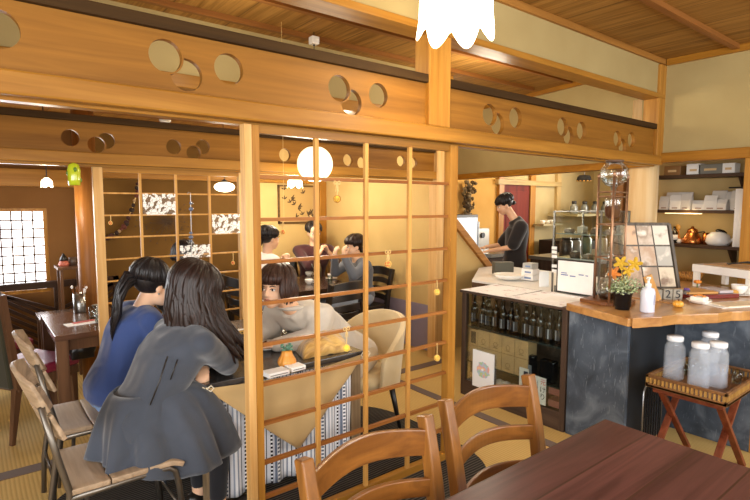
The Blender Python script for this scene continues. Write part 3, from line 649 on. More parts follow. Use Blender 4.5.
# golden wrapped bundle
GOLD = NT('golden_striped_wrap', .5); g = GOLD.noise(1, GOLD.mapped((8, 60, 8)), 4, 1.); GOLD.col(GOLD.ramp(g, [(.35, '#a87a34'), (.6, '#e0b868')])); GOLD.p.inputs['Sheen Weight'].default_value = .4
q = W(338, 362, Z=TZ); mb = MB(); n_ = 22; root = thing('wrapped_bundle', 'golden cloth-wrapped bundle on the corner of the women\'s table', 'bundle', (1.58, 2.46, TZ))
def bun(u, v):
    x = (u-.5)*2; y = (v-.5)*2; z = .095*max(0, (1-abs(x)**4))**.5*max(0, (1-abs(y)**4))**.5*(.62+.38*math.cos((x-y)*1.1)) ; z += .006*math.sin(9*(x+y*.6))*(1-abs(x)**3)
    return (1.58+x*.155+y*.03, 2.49+y*.11-x*.01, TZ+max(z, .001))
MB().sheet(bun, 26, 26).build('wrap', GOLD.m, root, smooth=True, solid=.002); MB().ell((1.58, 2.47, TZ+.10), (.035, .02, .018), seg=10).build('knot', GOLD.m, root, smooth=True)
# smartphone / menu in gold pattern held upright (spice jar stand)
q = W(220, 352, Z=TZ); PAT = NT('gold_black_pattern', .4); v = PAT.add('ShaderNodeTexVoronoi'); v.inputs['Scale'].default_value = 60; PAT.link(PAT.tc(), v.inputs[0]); PAT.col(PAT.ramp(v.outputs['Distance'], [(.3, '#2a1e10'), (.45, '#c69a3c')], 'CONSTANT'))
root = thing('patterned_case', 'gold and black patterned case standing on the table before the long-haired woman', 'case', (1.12, 2.62, TZ)); MB().box((1.07, 2.60, TZ), (1.17, 2.63, TZ+.16)).build('cover', PAT.m, root, bevel=.003); MB().box((1.068, 2.606, TZ-.0), (1.172, 2.624, TZ+.164)).build('spine', WHITE, root)
# rug
mb = MB(); pts = []
for k in range(80):
    a_ = 2*PI*k/80; c_, s_ = math.cos(a_), math.sin(a_); pts.append((1.30+1.12*math.copysign(abs(c_)**.55, c_), 2.45+.80*math.copysign(abs(s_)**.55, s_)))
t = NT('charcoal_ribbed_rug', .95, spec=.1); x_ = t.sep(); w_ = t.math('SINE', t.math('ADD', t.math('MULTIPLY', x_[1], 330.), t.math('MULTIPLY', t.noise(3), 9.))); t.col(t.ramp(w_, [(.0, '#2b2825'), (.8, '#5a544d')])); t.bump(w_, .4, .004)
o = mb.prism(pts, (0, 0, .0045), (1, 0, 0), (0, 1, 0), (0, 0, 1), .009).build('floor_rug', t.m); tag(o, 'charcoal ribbed rug with rounded corners under the women\'s table', 'rug')

# ============================================================ plywood chairs with metal tube frames
PLY = NT('worn_plywood_planks', .5); v_ = PLY.mapped((30, 2.2, 30)); n1 = PLY.noise(1, v_, 5, .8); PLY.col(PLY.ramp(n1, [(.3, '#7f6a52'), (.7, '#ad957a')])); PLY.bump(n1, .2, .002)
PLYE = plain('pale_plywood_edge', '#cdbb9e', .6)
def tube_chair(label, loc, rz, group):
    # faces +X
    r = thing('plywood_chair', label, 'chair', loc, rz, group); R_ = .0125
    for s in (-1, 1):
        y = s*.195
        MB().tube([(-.245, y, 0), (-.235, y, .2), (-.205, y, .39), (-.20, y, .45), (-.235, y, .60), (-.275, y, .80)], R_, 12).build('back_leg', GUN, r, world=False, smooth=True)
        MB().tube([(-.205, y, .425), (0, y, .43), (.16, y, .43), (.185, y, .41), (.20, y, .34), (.235, y, 0)], R_, 12).build('front_leg', GUN, r, world=False, smooth=True)
        MB().tube([(-.14, y-s*.03, .41), (-.16, y-s*.01, .2), (-.175, y, 0)], .009, 10).build('stacking_leg', GUN, r, world=False, smooth=True)
    MB().tube([(-.23, -.19, .22), (-.23, .19, .22)], .008, 8).build('crossbar', GUN, r, world=False, smooth=True); MB().tube([(.2, -.19, .25), (.2, .19, .25)], .008, 8).build('crossbar', GUN, r, world=False, smooth=True)
    def seat(u, v): x = -.20+.42*u; y = -.205+.41*v; return (x, y, .450-.014*math.sin(u*PI)*math.sin(v*PI)-(.02*max(0, (u-.85)/.15)**2))
    se = MB()
    for k in range(3):
        a_, b_ = k/3+(.006 if k else 0), (k+1)/3-(.006 if k < 2 else 0)
        se.sheet(lambda u, v: seat(a_+(b_-a_)*u, v), 8, 10)
    se.build('seat', PLY.m, r, world=False, smooth=True, solid=.022, bevel=.003)
    def back(u, v):
        y = -.20+.40*u; z = .66+.23*v; bow = .045*(1-(2*u-1)**2); return (-.225-.11*(v*.29/.25)*.75-bow+.02, y, z+.03*math.sin(u*PI)*v)
    be = MB()
    for a_, b_ in ((0, .44), (.50, 1)): be.sheet(lambda u, v: back(u, a_+(b_-a_)*v), 16, 5)
    be.build('backrest', PLY.m, r, world=False, smooth=True, solid=.016, bevel=.003)
    return r
ch = tube_chair('plywood and metal tube chair under the woman in the dark grey dress', (.45, 2.36, .0135), .0, 'plywood chairs at the women\'s table')
dup(ch, 'plywood and metal tube chair under the woman in the blue sweater', (.49, 2.96, .0135), .0)

# beige tub chair
TUB = fabric('ivory_seat_cover', '#d8c49c', c2='#cbb488'); cx, cy = 2.03, 2.74
r = thing('tub_chair', 'cream covered tub chair with black legs, under the beige-clad woman', 'chair', (cx, cy, .0135)); N_ = 40
def shell(u, v, off=0):
    a_ = -1.75+3.5*u; rr = .25+off; k = math.cos(a_); x = cx+rr*math.cos(a_)*(.95)+.02; y = cy+rr*1.02*math.sin(a_); top = .80-.24*(abs(a_)/1.75)**2.6
    z = .36+(top-.36)*v; fl = 1+.14*v; return (cx+(x-cx)*fl, cy+(y-cy)*fl, z)
MB().sheet(shell, 40, 10).build('back_shell', TUB, r, smooth=True, solid=.035, bevel=.004)
mb = MB(); mb.lathe([(0, .44), (.17, .45), (.225, .435), (.235, .40), (.22, .35), (0, .35)], (cx-.01, cy, .0), 36, sx=1.0, sy=.98); mb.build('seat', TUB, r, smooth=True)
for sx in (-1, 1):
    for sy in (-1, 1): MB().tube([(cx+sx*.15, cy+sy*.15, .36), (cx+sx*.20, cy+sy*.20, .0135)], [.022, .012], 10).build('leg', BLACK, r, smooth=True)

# ============================================================ left table and its chairs
DK = wood('dark_walnut_top', '#4a3020', '#6e4a32', 0, .22, .7, .4); DKZ = wood('dark_walnut_leg', '#4a3222', '#705038', 2, .35, .8, .2)
lx0, lx1, ly0, ly1 = .40, 1.14, 3.80, 4.62
T = thing('side_table', 'dark brown table behind the blue-clad woman with a metal cutlery pot on it', 'table', (.77, 4.2, 0)); MB().box((lx0, ly0, .665), (lx1, ly1, .70)).build('tabletop', DK, T, bevel=.003)
MB().box((lx0+.05, ly0+.03, .59), (lx1-.05, ly0+.05, .665)).box((lx0+.03, ly0+.05, .59), (lx0+.05, ly1-.05, .665)).box((lx1-.05, ly0+.05, .59), (lx1-.03, ly1-.05, .665)).build('apron', DKZ, T)
for x in (lx0+.04, lx1-.04):
    for y in (ly0+.04, ly1-.04): MB().box((x-.035, y-.035, 0), (x+.035, y+.035, .665)).build('leg', DKZ, T, bevel=.003)
q = W(80, 312, Z=.70); root = thing('cutlery_pot', 'tall metal pot holding wooden cutlery on the dark brown table', 'pot', tuple(q)); MB().lathe([(.042, 0), (.044, .004), (.044, .15), (.041, .15), (.040, .008), (0, .008)], q, 28).build('pot', STEEL, root, smooth=True)
CUT = wood('cutlery_wood', '#6a3c1c', '#94602f', 2, .4)
for k in range(9):
    a_ = k*.9; b_ = q+Vector((.02*math.cos(a_), .02*math.sin(a_), .05)); e = q+Vector((.05*math.cos(a_), .035*math.sin(a_), .19+.02*math.sin(k*3))); m_ = MB().tube([b_, e], .0035, 7); m_.ell(e, (.010, .004, .014), (0, 0, a_), 8); m_.build('spoon', CUT if k % 3 else PAPER, root, smooth=True)
a = W(70, 326, Z=.70); b = W(98, 320, Z=.70)
for k, (dx, dy, rz_, m_, lb) in enumerate(((0, 0, .15, PAPER, 'white menu sheets under a red leaflet on the dark brown table'), (.0, .025, .25, plain('red_print', '#b8423c', .5), 'red and white leaflet lying on the menu sheets'))):
    M = Matrix.Translation(((a.x+b.x)/2+dx, (a.y+b.y)/2+dy, .70+k*.004)) @ Matrix.Rotation(rz_, 4, 'Z'); w_ = .12 if k == 0 else .07
    o = MB().box((-w_, -.05 if k == 0 else -.02, 0), (w_, .05 if k == 0 else .02, .0035), M).build('menu_sheet' if k == 0 else 'leaflet', m_); tag(o, lb, 'paper')
tumbler('empty glass on the dark brown table next to the lattice stile', tuple(W(93, 318, Z=.70)), .03, .09, 0); tumbler('glass of water on the dark brown table behind the blue-clad woman\'s ponytail', tuple(W(99, 322, Z=.70)), .03, .085)
q = W(98, 311, Z=.70); root = thing('tea_cup', 'grey tea cup at the back of the dark brown table', 'cup', tuple(q)); MB().lathe([(.02, 0), (.022, .01), (.042, .05), (.039, .05), (.018, .012), (0, .012)], q, 20).build('bowl', plain('grey_glaze', '#8e8c80', .3, coat=.4), root, smooth=True); MB().lathe([(.022, 0), (.02, .01), (.0, .01)], q, 16).build('foot_ring', plain('grey_glaze', '#8e8c80', .3), root)
MAR = plain('maroon_leather', '#7c1c36', .35, coat=.3); GREENF = fabric('dark_olive_upholstery', '#3a3626', c2='#2e2c20')
def seat_chair(label, loc, rz, group, high=True):
    # faces +X
    r = thing('maroon_seat_chair', label, 'chair', loc, rz, group)
    MB().box((-.22, -.22, .40), (.24, .22, .47)).build('seat', MAR, r, world=False, bevel=.02); MB().box((-.21, -.21, .34), (.23, .21, .40)).build('seat_frame', DKZ, r, world=False, bevel=.003)
    for s in (-1, 1):
        MB().bar((.20, s*.18, .36), (.215, s*.18, 0), .045, .045, up=(0, 1, 0), w2=.026, h2=.026).build('leg', DKZ, r, world=False, bevel=.002); MB().bar((-.20, s*.18, .36), (-.25, s*.18, 0), .045, .045, up=(0, 1, 0), w2=.026, h2=.026).build('leg', DKZ, r, world=False, bevel=.002)
        MB().bar((-.20, s*.195, .36), (-.27, s*.195, .98 if high else .8), .04, .035, up=(0, 1, 0)).build('back_post', DKZ, r, world=False, bevel=.003)
    MB().sheet(lambda u, v: (-.215-.065*v, -.18+.36*u, .36+(.64 if high else .44)*v), 6, 6).build('backrest', GREENF, r, world=False, solid=.05, bevel=.015)
    return r
ch = seat_chair('high-backed dark olive chair with maroon seat pushed under the dark brown table', (.0, 4.05, 0), -1.2, 'maroon seat chairs by the dark brown table'); 
ch.location = (.27, 4.22, 0); ch.rotation_euler.z = .55
dup(ch, 'dark olive high-backed chair standing behind the first, towards the white window', (.06, 4.98, 0), .5)
q = Vector((.585, 4.05, .47)); root = thing('black_bag', 'small black bag with loop handle on the maroon seat', 'bag', tuple(q)); mb = MB(); mb.ell(q+Vector((0, 0, .06)), (.09, .06, .065), seg=16).box(q+Vector((-.07, -.045, .0)), q+Vector((.07, .045, .06))); mb.build('body', BLACK, root, remesh=.01, sm=4)
MB().tube([q+Vector((-.04+.04*(1-math.cos(k*PI/8)), 0, .115+.05*math.sin(k*PI/8))) for k in range(9)], .007, 8).build('handle', BLACK, root, smooth=True)
# low white-lit table by the window, carved slat panel, tall stand
T = thing('low_table', 'low dark table catching window light behind the olive chair', 'table', (.6, 5.12, 0)); MB().box((.42, 4.95, .56), (.80, 5.30, .60)).build('tabletop', wood('glossy_dark_top', '#4a3a30', '#6a584c', 0, .12, .7, .8), T, bevel=.003)
for x in (.46, .76):
    for y in (5.0, 5.25): MB().box((x-.03, y-.03, 0), (x+.03, y+.03, .56)).build('leg', DKZ, T)
S_ = thing('slatted_panel', 'dark low panel with slanting slats standing below the white window', 'panel', (.55, 5.6, 0)); DB = wood('dark_brown_slat', '#2e1f16', '#4a3424', 0, .4, .8); MB().box((.10, 5.55, .77), (1.15, 5.60, .83)).box((.10, 5.55, .04), (1.15, 5.60, .1)).box((.10, 5.55, 0), (.15, 5.60, .83)).box((1.10, 5.55, 0), (1.15, 5.60, .83)).box((.60, 5.55, .1), (.65, 5.60, .77)).build('frame', DB, S_)
mb = MB()
for k in range(8):
    z = .12+.066*k+.06; mb.bar((.15, 5.575, min(.76, z+.22)), (.60, 5.575, max(.10, z-.08)), .028, .026, up=(0, 1, 0)); mb.bar((.65, 5.575, max(.10, z-.08)), (1.10, 5.575, min(.76, z+.22)), .028, .026, up=(0, 1, 0))
mb.build('slats', DB, S_)
a = W(58, 266, Y=5.45); b = W(80, 266, Y=5.45); S_ = thing('tall_stand', 'slim dark stand holding a small bonsai and a cup beside the round pillar', 'stand', ((a.x+b.x)/2, 5.4, 0)); zt = a.z; MB().box((a.x-.02, 5.30, zt-.025), (b.x+.02, 5.56, zt)).build('top', DKZ, S_, bevel=.003)
for x in (a.x+.01, b.x-.01):
    for y in (5.33, 5.53): MB().box((x-.012, y-.012, 0), (x+.012, y+.012, zt-.025)).build('leg', DKZ, S_)
q = W(64, 265, Y=5.42); q.z = zt; root = thing('small_figurine', 'small red and white ornament with dark top on the slim stand', 'ornament', tuple(q)); MB().lathe([(.04, 0), (.045, .02), (.03, .05)], q, 16).build('base', plain('red_white', '#b4604a', .5), root, smooth=True); MB().lathe([(.035, .05), (.03, .07), (.005, .115)], q, 14).build('cap', BLACK, root, smooth=True)
q = W(73, 265, Y=5.42); q.z = zt; root = thing('dark_cup', 'dark square cup on the slim stand', 'cup', tuple(q)); MB().lathe([(.03, 0), (.032, .075), (.028, .075), (.026, .006), (0, .006)], q, 20).build('cup', plain('dark_glaze', '#4a3a30', .35), root, smooth=True)
# framed picture on the yellow wall
a = W(278, 185, Y=Y3-.02); b = W(318, 223, Y=Y3-.02); S_ = thing('framed_picture', 'framed picture of dark leaves on beige hanging on the yellow back wall', 'picture', ((a.x+b.x)/2, Y3-.02, b.z)); x0_, x1_, z0_, z1_ = a.x, b.x, b.z, 1.80-.02
FRM = wood('picture_frame_wood', '#4e3820', '#7a5a34', 0, .4); MB().box((x0_, Y3-.03, z0_), (x1_, Y3-.002, z0_+.025)).box((x0_, Y3-.03, z1_-.02), (x1_, Y3-.002, z1_)).box((x0_, Y3-.03, z0_), (x0_+.02, Y3-.002, z1_)).box((x1_-.03, Y3-.03, z0_), (x1_, Y3-.002, z1_)).build('frame', FRM, S_); MB().box((x0_+.015, Y3-.015, z0_+.02), (x1_-.02, Y3-.004, z1_-.015)).build('mount', fabric('beige_mount', '#b8965c'), S_)
mb = MB()
for k in range(16):
    x = random.uniform(x0_+.06, x1_-.08); z = random.uniform(z0_+.06, z1_-.05); a_ = random.uniform(-1.2, 1.2)
    for j in range(3): mb.ell((x+.02*math.cos(a_+j), Y3-.017, z+.02*math.sin(a_+j)), (.028, .003, .008), (0, -a_-j, 0), 8)
mb.build('pressed_leaves', plain('pressed_dark_leaf', '#4a3418', .8), S_, smooth=True)
# far table with black chairs
T = thing('dark_table', 'dark table of the far group holding cups and a pot', 'table', (2.82, 4.78, 0)); DT = wood('black_brown_top', '#33231a', '#4e382a', 0, .2, .7, .5); MB().box((2.45, 4.33, .665), (3.22, 5.25, .70)).build('tabletop', DT, T, bevel=.003); MB().box((2.5, 4.37, .59), (3.17, 4.39, .665)).build('apron', DT, T)
for x in (2.50, 3.17):
    for y in (4.38, 5.2): MB().box((x-.03, y-.03, 0), (x+.03, y+.03, .665)).build('leg', DT, T)
def cup(lab, p, r=.042, h=.055, saucer=True, mat=WHITE, group=None):
    root = thing('coffee_cup', lab, 'cup', p, 0, group); z0_ = .012 if saucer else 0; p = Vector(p)
    MB().lathe([(r*.5, z0_), (r*.6, z0_+.008), (r*.9, z0_+h*.5), (r, z0_+h), (r-.003, z0_+h), (r*.85, z0_+h*.5), (r*.4, z0_+.01), (0, z0_+.01)], p, 24).build('bowl', mat, root, smooth=True)
    MB().lathe([(0, z0_+h*.8), (r*.93, z0_+h*.8), (0, z0_+h*.8-.002)], p, 20).build('coffee', plain('coffee', '#2e1a0e', .15), root, smooth=True)
    MB().tube([p+Vector((r*.9+.022*math.sin(t_), 0, z0_+h*.5-.018*math.cos(t_))) for t_ in [PI*i/8 for i in range(9)]], .004, 7).build('handle', mat, root, smooth=True)
    if saucer: MB().lathe([(0, .002), (r*.9, .002), (r*1.55, .012), (r*1.6, .013), (r*1.5, .009), (r*.9, 0), (0, 0)], p, 28).build('saucer', mat, root, smooth=True)
    return root
for x, y, lb in ((309, 276, 'white cup on the far table beside the metal coffee pot'), (327, 277, 'white cup in front of the maroon-clad person'), (309, 284, 'low white cup at the near edge of the far table'), (331.5, 279, 'white cup at the grey-clad woman\'s elbow')):
    if x == 327: continue
    cup(lb, tuple(W(x, y, Z=.70)), .045, .05, x != 309)
q = W(318, 277, Z=.70); root = thing('coffee_pot', 'tall metal coffee pot in the middle of the far table', 'pot', tuple(q)); MB().lathe([(.04, 0), (.042, .1), (.03, .15), (.02, .17), (.0, .175)], q, 24).build('pot', STEEL, root, smooth=True); MB().tube([q+Vector((-.04, 0, .1)), q+Vector((-.07, 0, .12)), q+Vector((-.085, 0, .16))], .006, 8).build('spout', STEEL, root, smooth=True)
tumbler('clear glass on the far table by the grey-clad woman', tuple(W(330, 283, Z=.70)), .03, .08); 
BKZ = wood('black_stained_chair', '#18130f', '#2c241e', 2, .35, .8, .3); BKX = wood('black_stained_slat', '#18130f', '#2c241e', 0, .35, .8, .3)
bc = ladder_chair('black_slat_chair', 'black slat-back chair under the grey-clad woman near the yellow wall', (3.36, 4.50, 0), -1.45, 'black chairs at the far table', BKZ, BKX, .84, .215, (.78, .68, .58, .50))
dup(bc, 'black slat-back chair at the near end of the far table, turned away from the camera', (2.68, 4.10, 0), 3.14+.15); dup(bc, 'black slat-back chair under the white-clad woman', (2.27, 4.80, 0), 1.6); dup(bc, 'black slat-back chair under the maroon-clad person', (2.98, 5.40, 0), .0)
dup(bc, 'black slat-back chair under the person hidden behind the lace', (1.62, 4.75, 0), 2.9)
# ============================================================ SHOWCASE (front face runs along Y at x=3.11)
SX, sy0, sy1, SZ = 3.11, 1.865, 2.80, .86; CASEW = wood('dark_grey_case_wood', '#3c2e26', '#5a483c', 2, .4, .8, .2); CASEY = wood('dark_grey_case_rail', '#3c2e26', '#5a483c', 1, .4, .8, .2)
r = thing('glass_showcase', 'dark wooden glass showcase full of bottles and boxes, papers on its top', 'showcase', (SX+.24, 2.33, 0)); sd = .48
for y in (sy0, sy1-.04):
    for x in (SX, SX+sd-.04): MB().box((x, y, .0), (x+.04, y+.04, SZ-.02)).build('corner_post', CASEW, r, bevel=.002)
MB().box((SX, sy0+.04, .0), (SX+.03, sy1-.04, .13)).build('plinth', CASEY, r); MB().box((SX-.005, sy0-.01, SZ-.02), (SX+sd, sy1+.02, SZ)).build('top', CASEY, r, bevel=.002); MB().box((SX+sd-.02, sy0+.04, .1), (SX+sd, sy1-.04, SZ-.02)).build('back_panel', wood('case_back', '#5a4a3c', '#7a6856', 1, .5), r)
MB().box((SX+.02, sy0+.04, .11), (SX+sd-.02, sy1-.04, .13)).build('bottom_shelf', CASEY, r); SH1 = .572; MB().box((SX+.03, sy0+.03, SH1-.012), (SX+sd-.02, sy1-.03, SH1)).build('glass_shelf', plain('dark_glass_shelf', '#3a3f3c', .08, coat=.5), r); SH2 = .285
MB().box((SX+.03, sy0+.03, SH2-.01), (SX+sd-.02, sy1-.03, SH2)).build('glass_shelf', plain('dark_glass_shelf', '#3a3f3c', .08), r)
MB().box((SX+.012, sy0+.04, .13), (SX+.016, sy1-.04, SZ-.03)).build('front_glass', CLR, r); MB().box((SX+.04, sy0+.012, .13), (SX+sd-.04, sy0+.016, SZ-.03)).build('end_glass', CLR, r)
# bottles
AMB = plain('dark_bottle_glass', '#120d0a', .08, coat=.6); LBL = plain('bottle_label', '#b8bcc8', .5); CAPM = plain('black_cap', '#141210', .3)
def bottle(root_, p, h=.248, r_=.031):
    MB().lathe([(r_*.9, 0), (r_, .006), (r_, h*.56), (r_*.86, h*.63), (r_*.40, h*.74), (r_*.36, h*.92), (r_*.44, h*.93), (r_*.44, h*.97), (0, h*.97)], p, 18).build('glass_body', AMB, root_, smooth=True)
    MB().lathe([(r_*.42, h*.93), (r_*.42, h), (0, h)], p, 14).build('cap', CAPM, root_, smooth=True)
    mb = MB(); p = Vector(p)
    mb.sheet(lambda u, v: (p.x+(r_+.0007)*math.cos(PI+.9-1.8*u), p.y+(r_+.0007)*math.sin(PI+.9-1.8*u), p.z+h*(.12+.30*v)), 8, 1).build('label', plain('label_dark', '#2a2a30', .4), root_)
    MB().sheet(lambda u, v: (p.x+(r_+.0013)*math.cos(PI+.12-.24*u), p.y+(r_+.0013)*math.sin(PI+.12-.24*u), p.z+h*(.13+.28*v)), 3, 1).build('label_stripe', LBL, root_)
bp = [(SX+.085, sy1-.075-k*(sy1-sy0-.15)/11.6+(.012 if k % 3 == 0 else 0)) for k in range(12)]
b0 = thing('sauce_bottle', '', 'bottle', (bp[0][0], bp[0][1], SH1), 0, 'dark bottles on the upper shelf of the showcase'); bottle(b0, (bp[0][0], bp[0][1], SH1))
b0['label'] = 'dark bottle on the top showcase shelf, at the end nearest the lattice screen'
names = ['second', 'third', 'fourth', 'fifth', 'sixth', 'seventh', 'eighth', 'ninth', 'tenth', 'eleventh']
for k in range(1, 12): dup(b0, 'dark bottle on the top showcase shelf, %s' % (names[k-1]+' counted from the lattice end' if k < 11 else 'at the end nearest the slate counter'), (bp[k][0]+.012*(k % 2), bp[k][1], SH1), .25*math.sin(k*2.1))
for k in range(6):
    o = dup(b0, 'dark bottle in the back row of the showcase, %s' % ['nearest the lattice', 'second from the lattice end', 'third from the lattice end', 'third from the counter end', 'second from the counter end', 'nearest the slate counter'][k], (SX+.19, sy1-.10-k*.15, SH1), .5)
# kraft boxes, two tiers on the lower shelf
KR = plain('kraft_wood_box', '#d6b482', .75); KD = plain('burnt_print', '#8a6a42', .8)
def kbox(label, y, z, w_=.118, h=.135, first=None):
    if first is not None: return dup(first, label, (SX+.09, y, z))
    rr = thing('wooden_tea_box', label, 'box', (SX+.09, y, z), 0, 'small wooden boxes in the showcase'); MB().box((SX+.035, y-w_/2+.002, z), (SX+.145, y+w_/2-.002, z+h-.02)).build('case', KR, rr, bevel=.002); MB().box((SX+.034, y-w_/2+.001, z+h-.02), (SX+.146, y+w_/2-.001, z+h-.002)).build('lid', KR, rr, bevel=.002)
    mb = MB(); mb.tube([(SX+.0345, y+.018*math.cos(t_), z+.05+.018*math.sin(t_)) for t_ in [2*PI*i/16 for i in range(16)]], .0015, 5, closed=True).box((SX+.034, y-.02, z+.022), (SX+.036, y+.02, z+.026)); mb.build('stamp', KD, rr); return rr
ys = [sy1-.20-k*.118 for k in range(4)]
k0 = kbox('wooden box in the showcase, lower row, nearest the lattice', ys[0], SH2)
nm = ['nearest the lattice', 'second from the lattice', 'third from the lattice', 'farthest from the lattice']
for k in range(1, 4): kbox('wooden box in the showcase, lower row, %s' % nm[k], ys[k], SH2, first=k0)
for k in range(4): kbox('wooden box in the showcase, upper row, %s' % nm[k], ys[k], SH2+.136, first=k0)
cb = thing('framed_card', 'small framed card on top of a box at the lattice end of the showcase', 'card', (SX+.08, sy1-.09, SH2)); MB().box((SX+.035, sy1-.135, SH2), (SX+.13, sy1-.05, SH2+.13)).build('box', KR, cb, bevel=.002); MB().box((SX+.04, sy1-.135, SH2+.131), (SX+.05, sy1-.05, SH2+.262)).build('frame', KR, cb, bevel=.002); MB().box((SX+.038, sy1-.118, SH2+.15), (SX+.0405, sy1-.067, SH2+.245)).build('print', plain('dark_print', '#55483a', .7), cb)
# flower watercolour card in the window
t = NT('watercolour_wreath', .8); xyz = t.sep(); yy = xyz[1]; zz = t.math('SUBTRACT', xyz[2], .15)
dd = t.math('SQRT', t.math('ADD', t.math('MULTIPLY', yy, yy), t.math('MULTIPLY', zz, zz))); ring = t.math('LESS_THAN', t.math('ABSOLUTE', t.math('SUBTRACT', dd, .036)), t.math('MULTIPLY', t.noise(34, detail=3), .055))
hue = t.noise(22, detail=1); t.col(t.mix(ring, lin('#eef2f8'), t.ramp(hue, [(.30, '#ecd488'), (.42, '#a8cca4'), (.5, '#b0cce8'), (.6, '#eaa898'), (.7, '#f0e6a8')])))
o = MB().box((SX-.001, sy1-.335, .105), (SX+.008, sy1-.125, .400)).build('flower_card', t.m); tag(o, 'white card with a pastel flower wreath leaning on the showcase front', 'card')
SM = [('#8a5a48', '#d8d0c8'), ('#b0a8a0', '#e8e0dc'), ('#c8c0b8', '#707880'), ('#d8a8a0', '#f0e8e4')]
for k in range(5):
    y = sy1-.34-k*.065; c1, c2 = SM[k % 4]; rr = thing('wrapped_packet', 'small printed packet on the showcase floor, %s' % ['beside the flower card', 'second from the flower card', 'third from the flower card', 'fourth from the flower card', 'under the white sign'][k], 'packet', (SX+.07, y, .13), 0, 'printed packets on the showcase floor')
    mb = MB(); mb.ell((SX+.07, y, .165), (.03, .034, .034), (0, .2*k, .3*k), 12); mb.box((SX+.05, y-.028, .13), (SX+.09, y+.028, .19)); mb.build('packet', plain('packet'+c2, c2, .4), rr, bevel=.006); MB().box((SX+.047, y-.018, .145), (SX+.0495, y+.018, .172)).build('print', plain('packetp'+c1, c1, .5), rr)
o = thing('price_sign', 'small white sign with a dark square symbol in the showcase', 'sign', (SX+.02, 2.205, .24)); MB().box((SX+.017, 2.165, .17), (SX+.021, 2.245, .36)).build('board', PAPER, o); MB().box((SX+.0135, 2.17, .285), (SX+.0165, 2.205, .34)).build('symbol', plain('ink_blue_black', '#232a3a', .5), o)
o = thing('red_white_sign', 'white sign with red and black writing at the foot of the showcase glass', 'sign', (SX+.02, 2.08, .15)); MB().box((SX+.017, 2.02, .135), (SX+.021, 2.135, .33)).build('board', PAPER, o)
RM = lambda p_: frame_M(p_, (0, -1, 0), (0, 0, 1)); RI = plain('red_ink', '#c8402c', .6); BI = plain('black_ink', '#202024', .6)
text_mesh('red_writing', '元', .045, RI, o, RM((SX+.0165, 2.045, .295))); text_mesh('black_writing', 'け\nり', .05, BI, o, RM((SX+.0165, 2.045, .215))); mb = MB(); [mb.box((SX+.0155, 2.085+.012*k, .17), (SX+.0168, 2.089+.012*k, .30-.02*(k % 2))) for k in range(4)]; mb.build('fine_print', plain('grey_ink', '#808088', .6), o)
for k in range(3):
    o = thing('clear_gift_box', 'clear box of pink sweets on the showcase floor, %s' % ['lowest at counter end', 'the upper one', 'behind the red-lettered sign'][k], 'box', (SX+.10, 1.97+(.12 if k == 2 else 0), .13+(.09 if k == 1 else 0)), 0, 'clear boxes of sweets')
    x_, y_, z_ = o.location; MB().box((x_-.06, y_-.055, z_), (x_+.06, y_+.055, z_+.085)).build('clear_lid', CLR, o); MB().box((x_-.052, y_-.048, z_+.002), (x_+.052, y_+.048, z_+.05)).build('sweets', plain('pink_paper', '#c87a72' if k < 2 else '#a8483c', .5), o)
o = thing('foil_pouch', 'dark shiny pouch with lettering at the right of the wooden boxes', 'pouch', (SX+.07, 2.20, SH2)); MB().box((SX+.045, 2.145, SH2), (SX+.10, 2.255, SH2+.17)).build('pouch', plain('black_foil', '#15161a', .15, .4), o, bevel=.012); MB().box((SX+.042, 2.16, SH2+.04), (SX+.0448, 2.24, SH2+.10)).build('label', plain('silver_label', '#9aa2ae', .3, .5), o)
o = thing('foil_pouch', 'dark shiny pouch beside the glass end of the showcase', 'pouch', (SX+.09, 2.05, SH2)); MB().box((SX+.06, 1.99, SH2), (SX+.12, 2.11, SH2+.16)).build('pouch', plain('black_foil', '#15161a', .15, .4), o, bevel=.012)
# papers and things on the showcase top
t = NT('printed_white_sheets', .6); n1 = t.noise(1, t.mapped((60, 9, 1)), 3); n2 = t.noise(5, detail=1); mk = t.math('MULTIPLY', t.math('GREATER_THAN', n1, .60), t.math('GREATER_THAN', n2, .52)); t.col(t.mix(mk, lin('#f6f4f4'), lin('#b89aa0'))); PRN = t.m
for k, (y0_, y1_, rz_) in enumerate(((2.38, 2.81, .02), (1.90, 2.36, -.03))):
    M = Matrix.Translation((SX+.22, (y0_+y1_)/2, SZ+.001+.0012*k)) @ Matrix.Rotation(rz_, 4, 'Z'); o = MB().box((-.225, -(y1_-y0_)/2, 0), (.235, (y1_-y0_)/2, .0012), M).build('printed_sheet', PRN); tag(o, ['white printed sheet on the showcase top at the lattice end', 'white printed sheet on the showcase top at the counter end'][k], 'paper', 'printed sheets on the showcase')
TOPZ = SZ+.003
BK = MB().prism([(SX+sd+.005, 1.90), (4.72, 1.90), (4.72, 3.70), (4.35, 3.68), (SX+sd+.005, 3.12)], (0, 0, 0), (1, 0, 0), (0, 1, 0), (0, 0, 1), .84); o = BK.build('service_cabinet', wood('service_cabinet_wood', '#4a3626', '#6a5038', 0, .5)); tag(o, 'low service cabinet behind the showcase carrying the cake case', 'cabinet')
sheet = MB().prism([(SX+sd+.005, 1.90), (4.72, 1.90), (4.72, 3.70), (4.35, 3.68), (SX+sd+.005, 3.12)], (0, 0, .8405), (1, 0, 0), (0, 1, 0), (0, 0, 1), .0175).build('worktop', plain('white_worktop', '#e6e2dc', .4), o)
q = W(509, 279.5, Z=.860); rr = plate('white_dish', 'wide white shallow bowl on the counter behind the showcase', tuple(q), .14, None, 'bowl'); rr.children[0].data = MB().lathe([(0, .004), (.06, .004), (.10, .02), (.14, .05), (.143, .05), (.105, .014), (.06, 0), (0, 0)], (0, 0, 0), 36).build('tmp', WHITE, None, smooth=True).data
for ob in [o_ for o_ in bpy.data.objects if o_.name.startswith('tmp')]: bpy.data.objects.remove(ob)
q = W(530, 280, Z=.864)
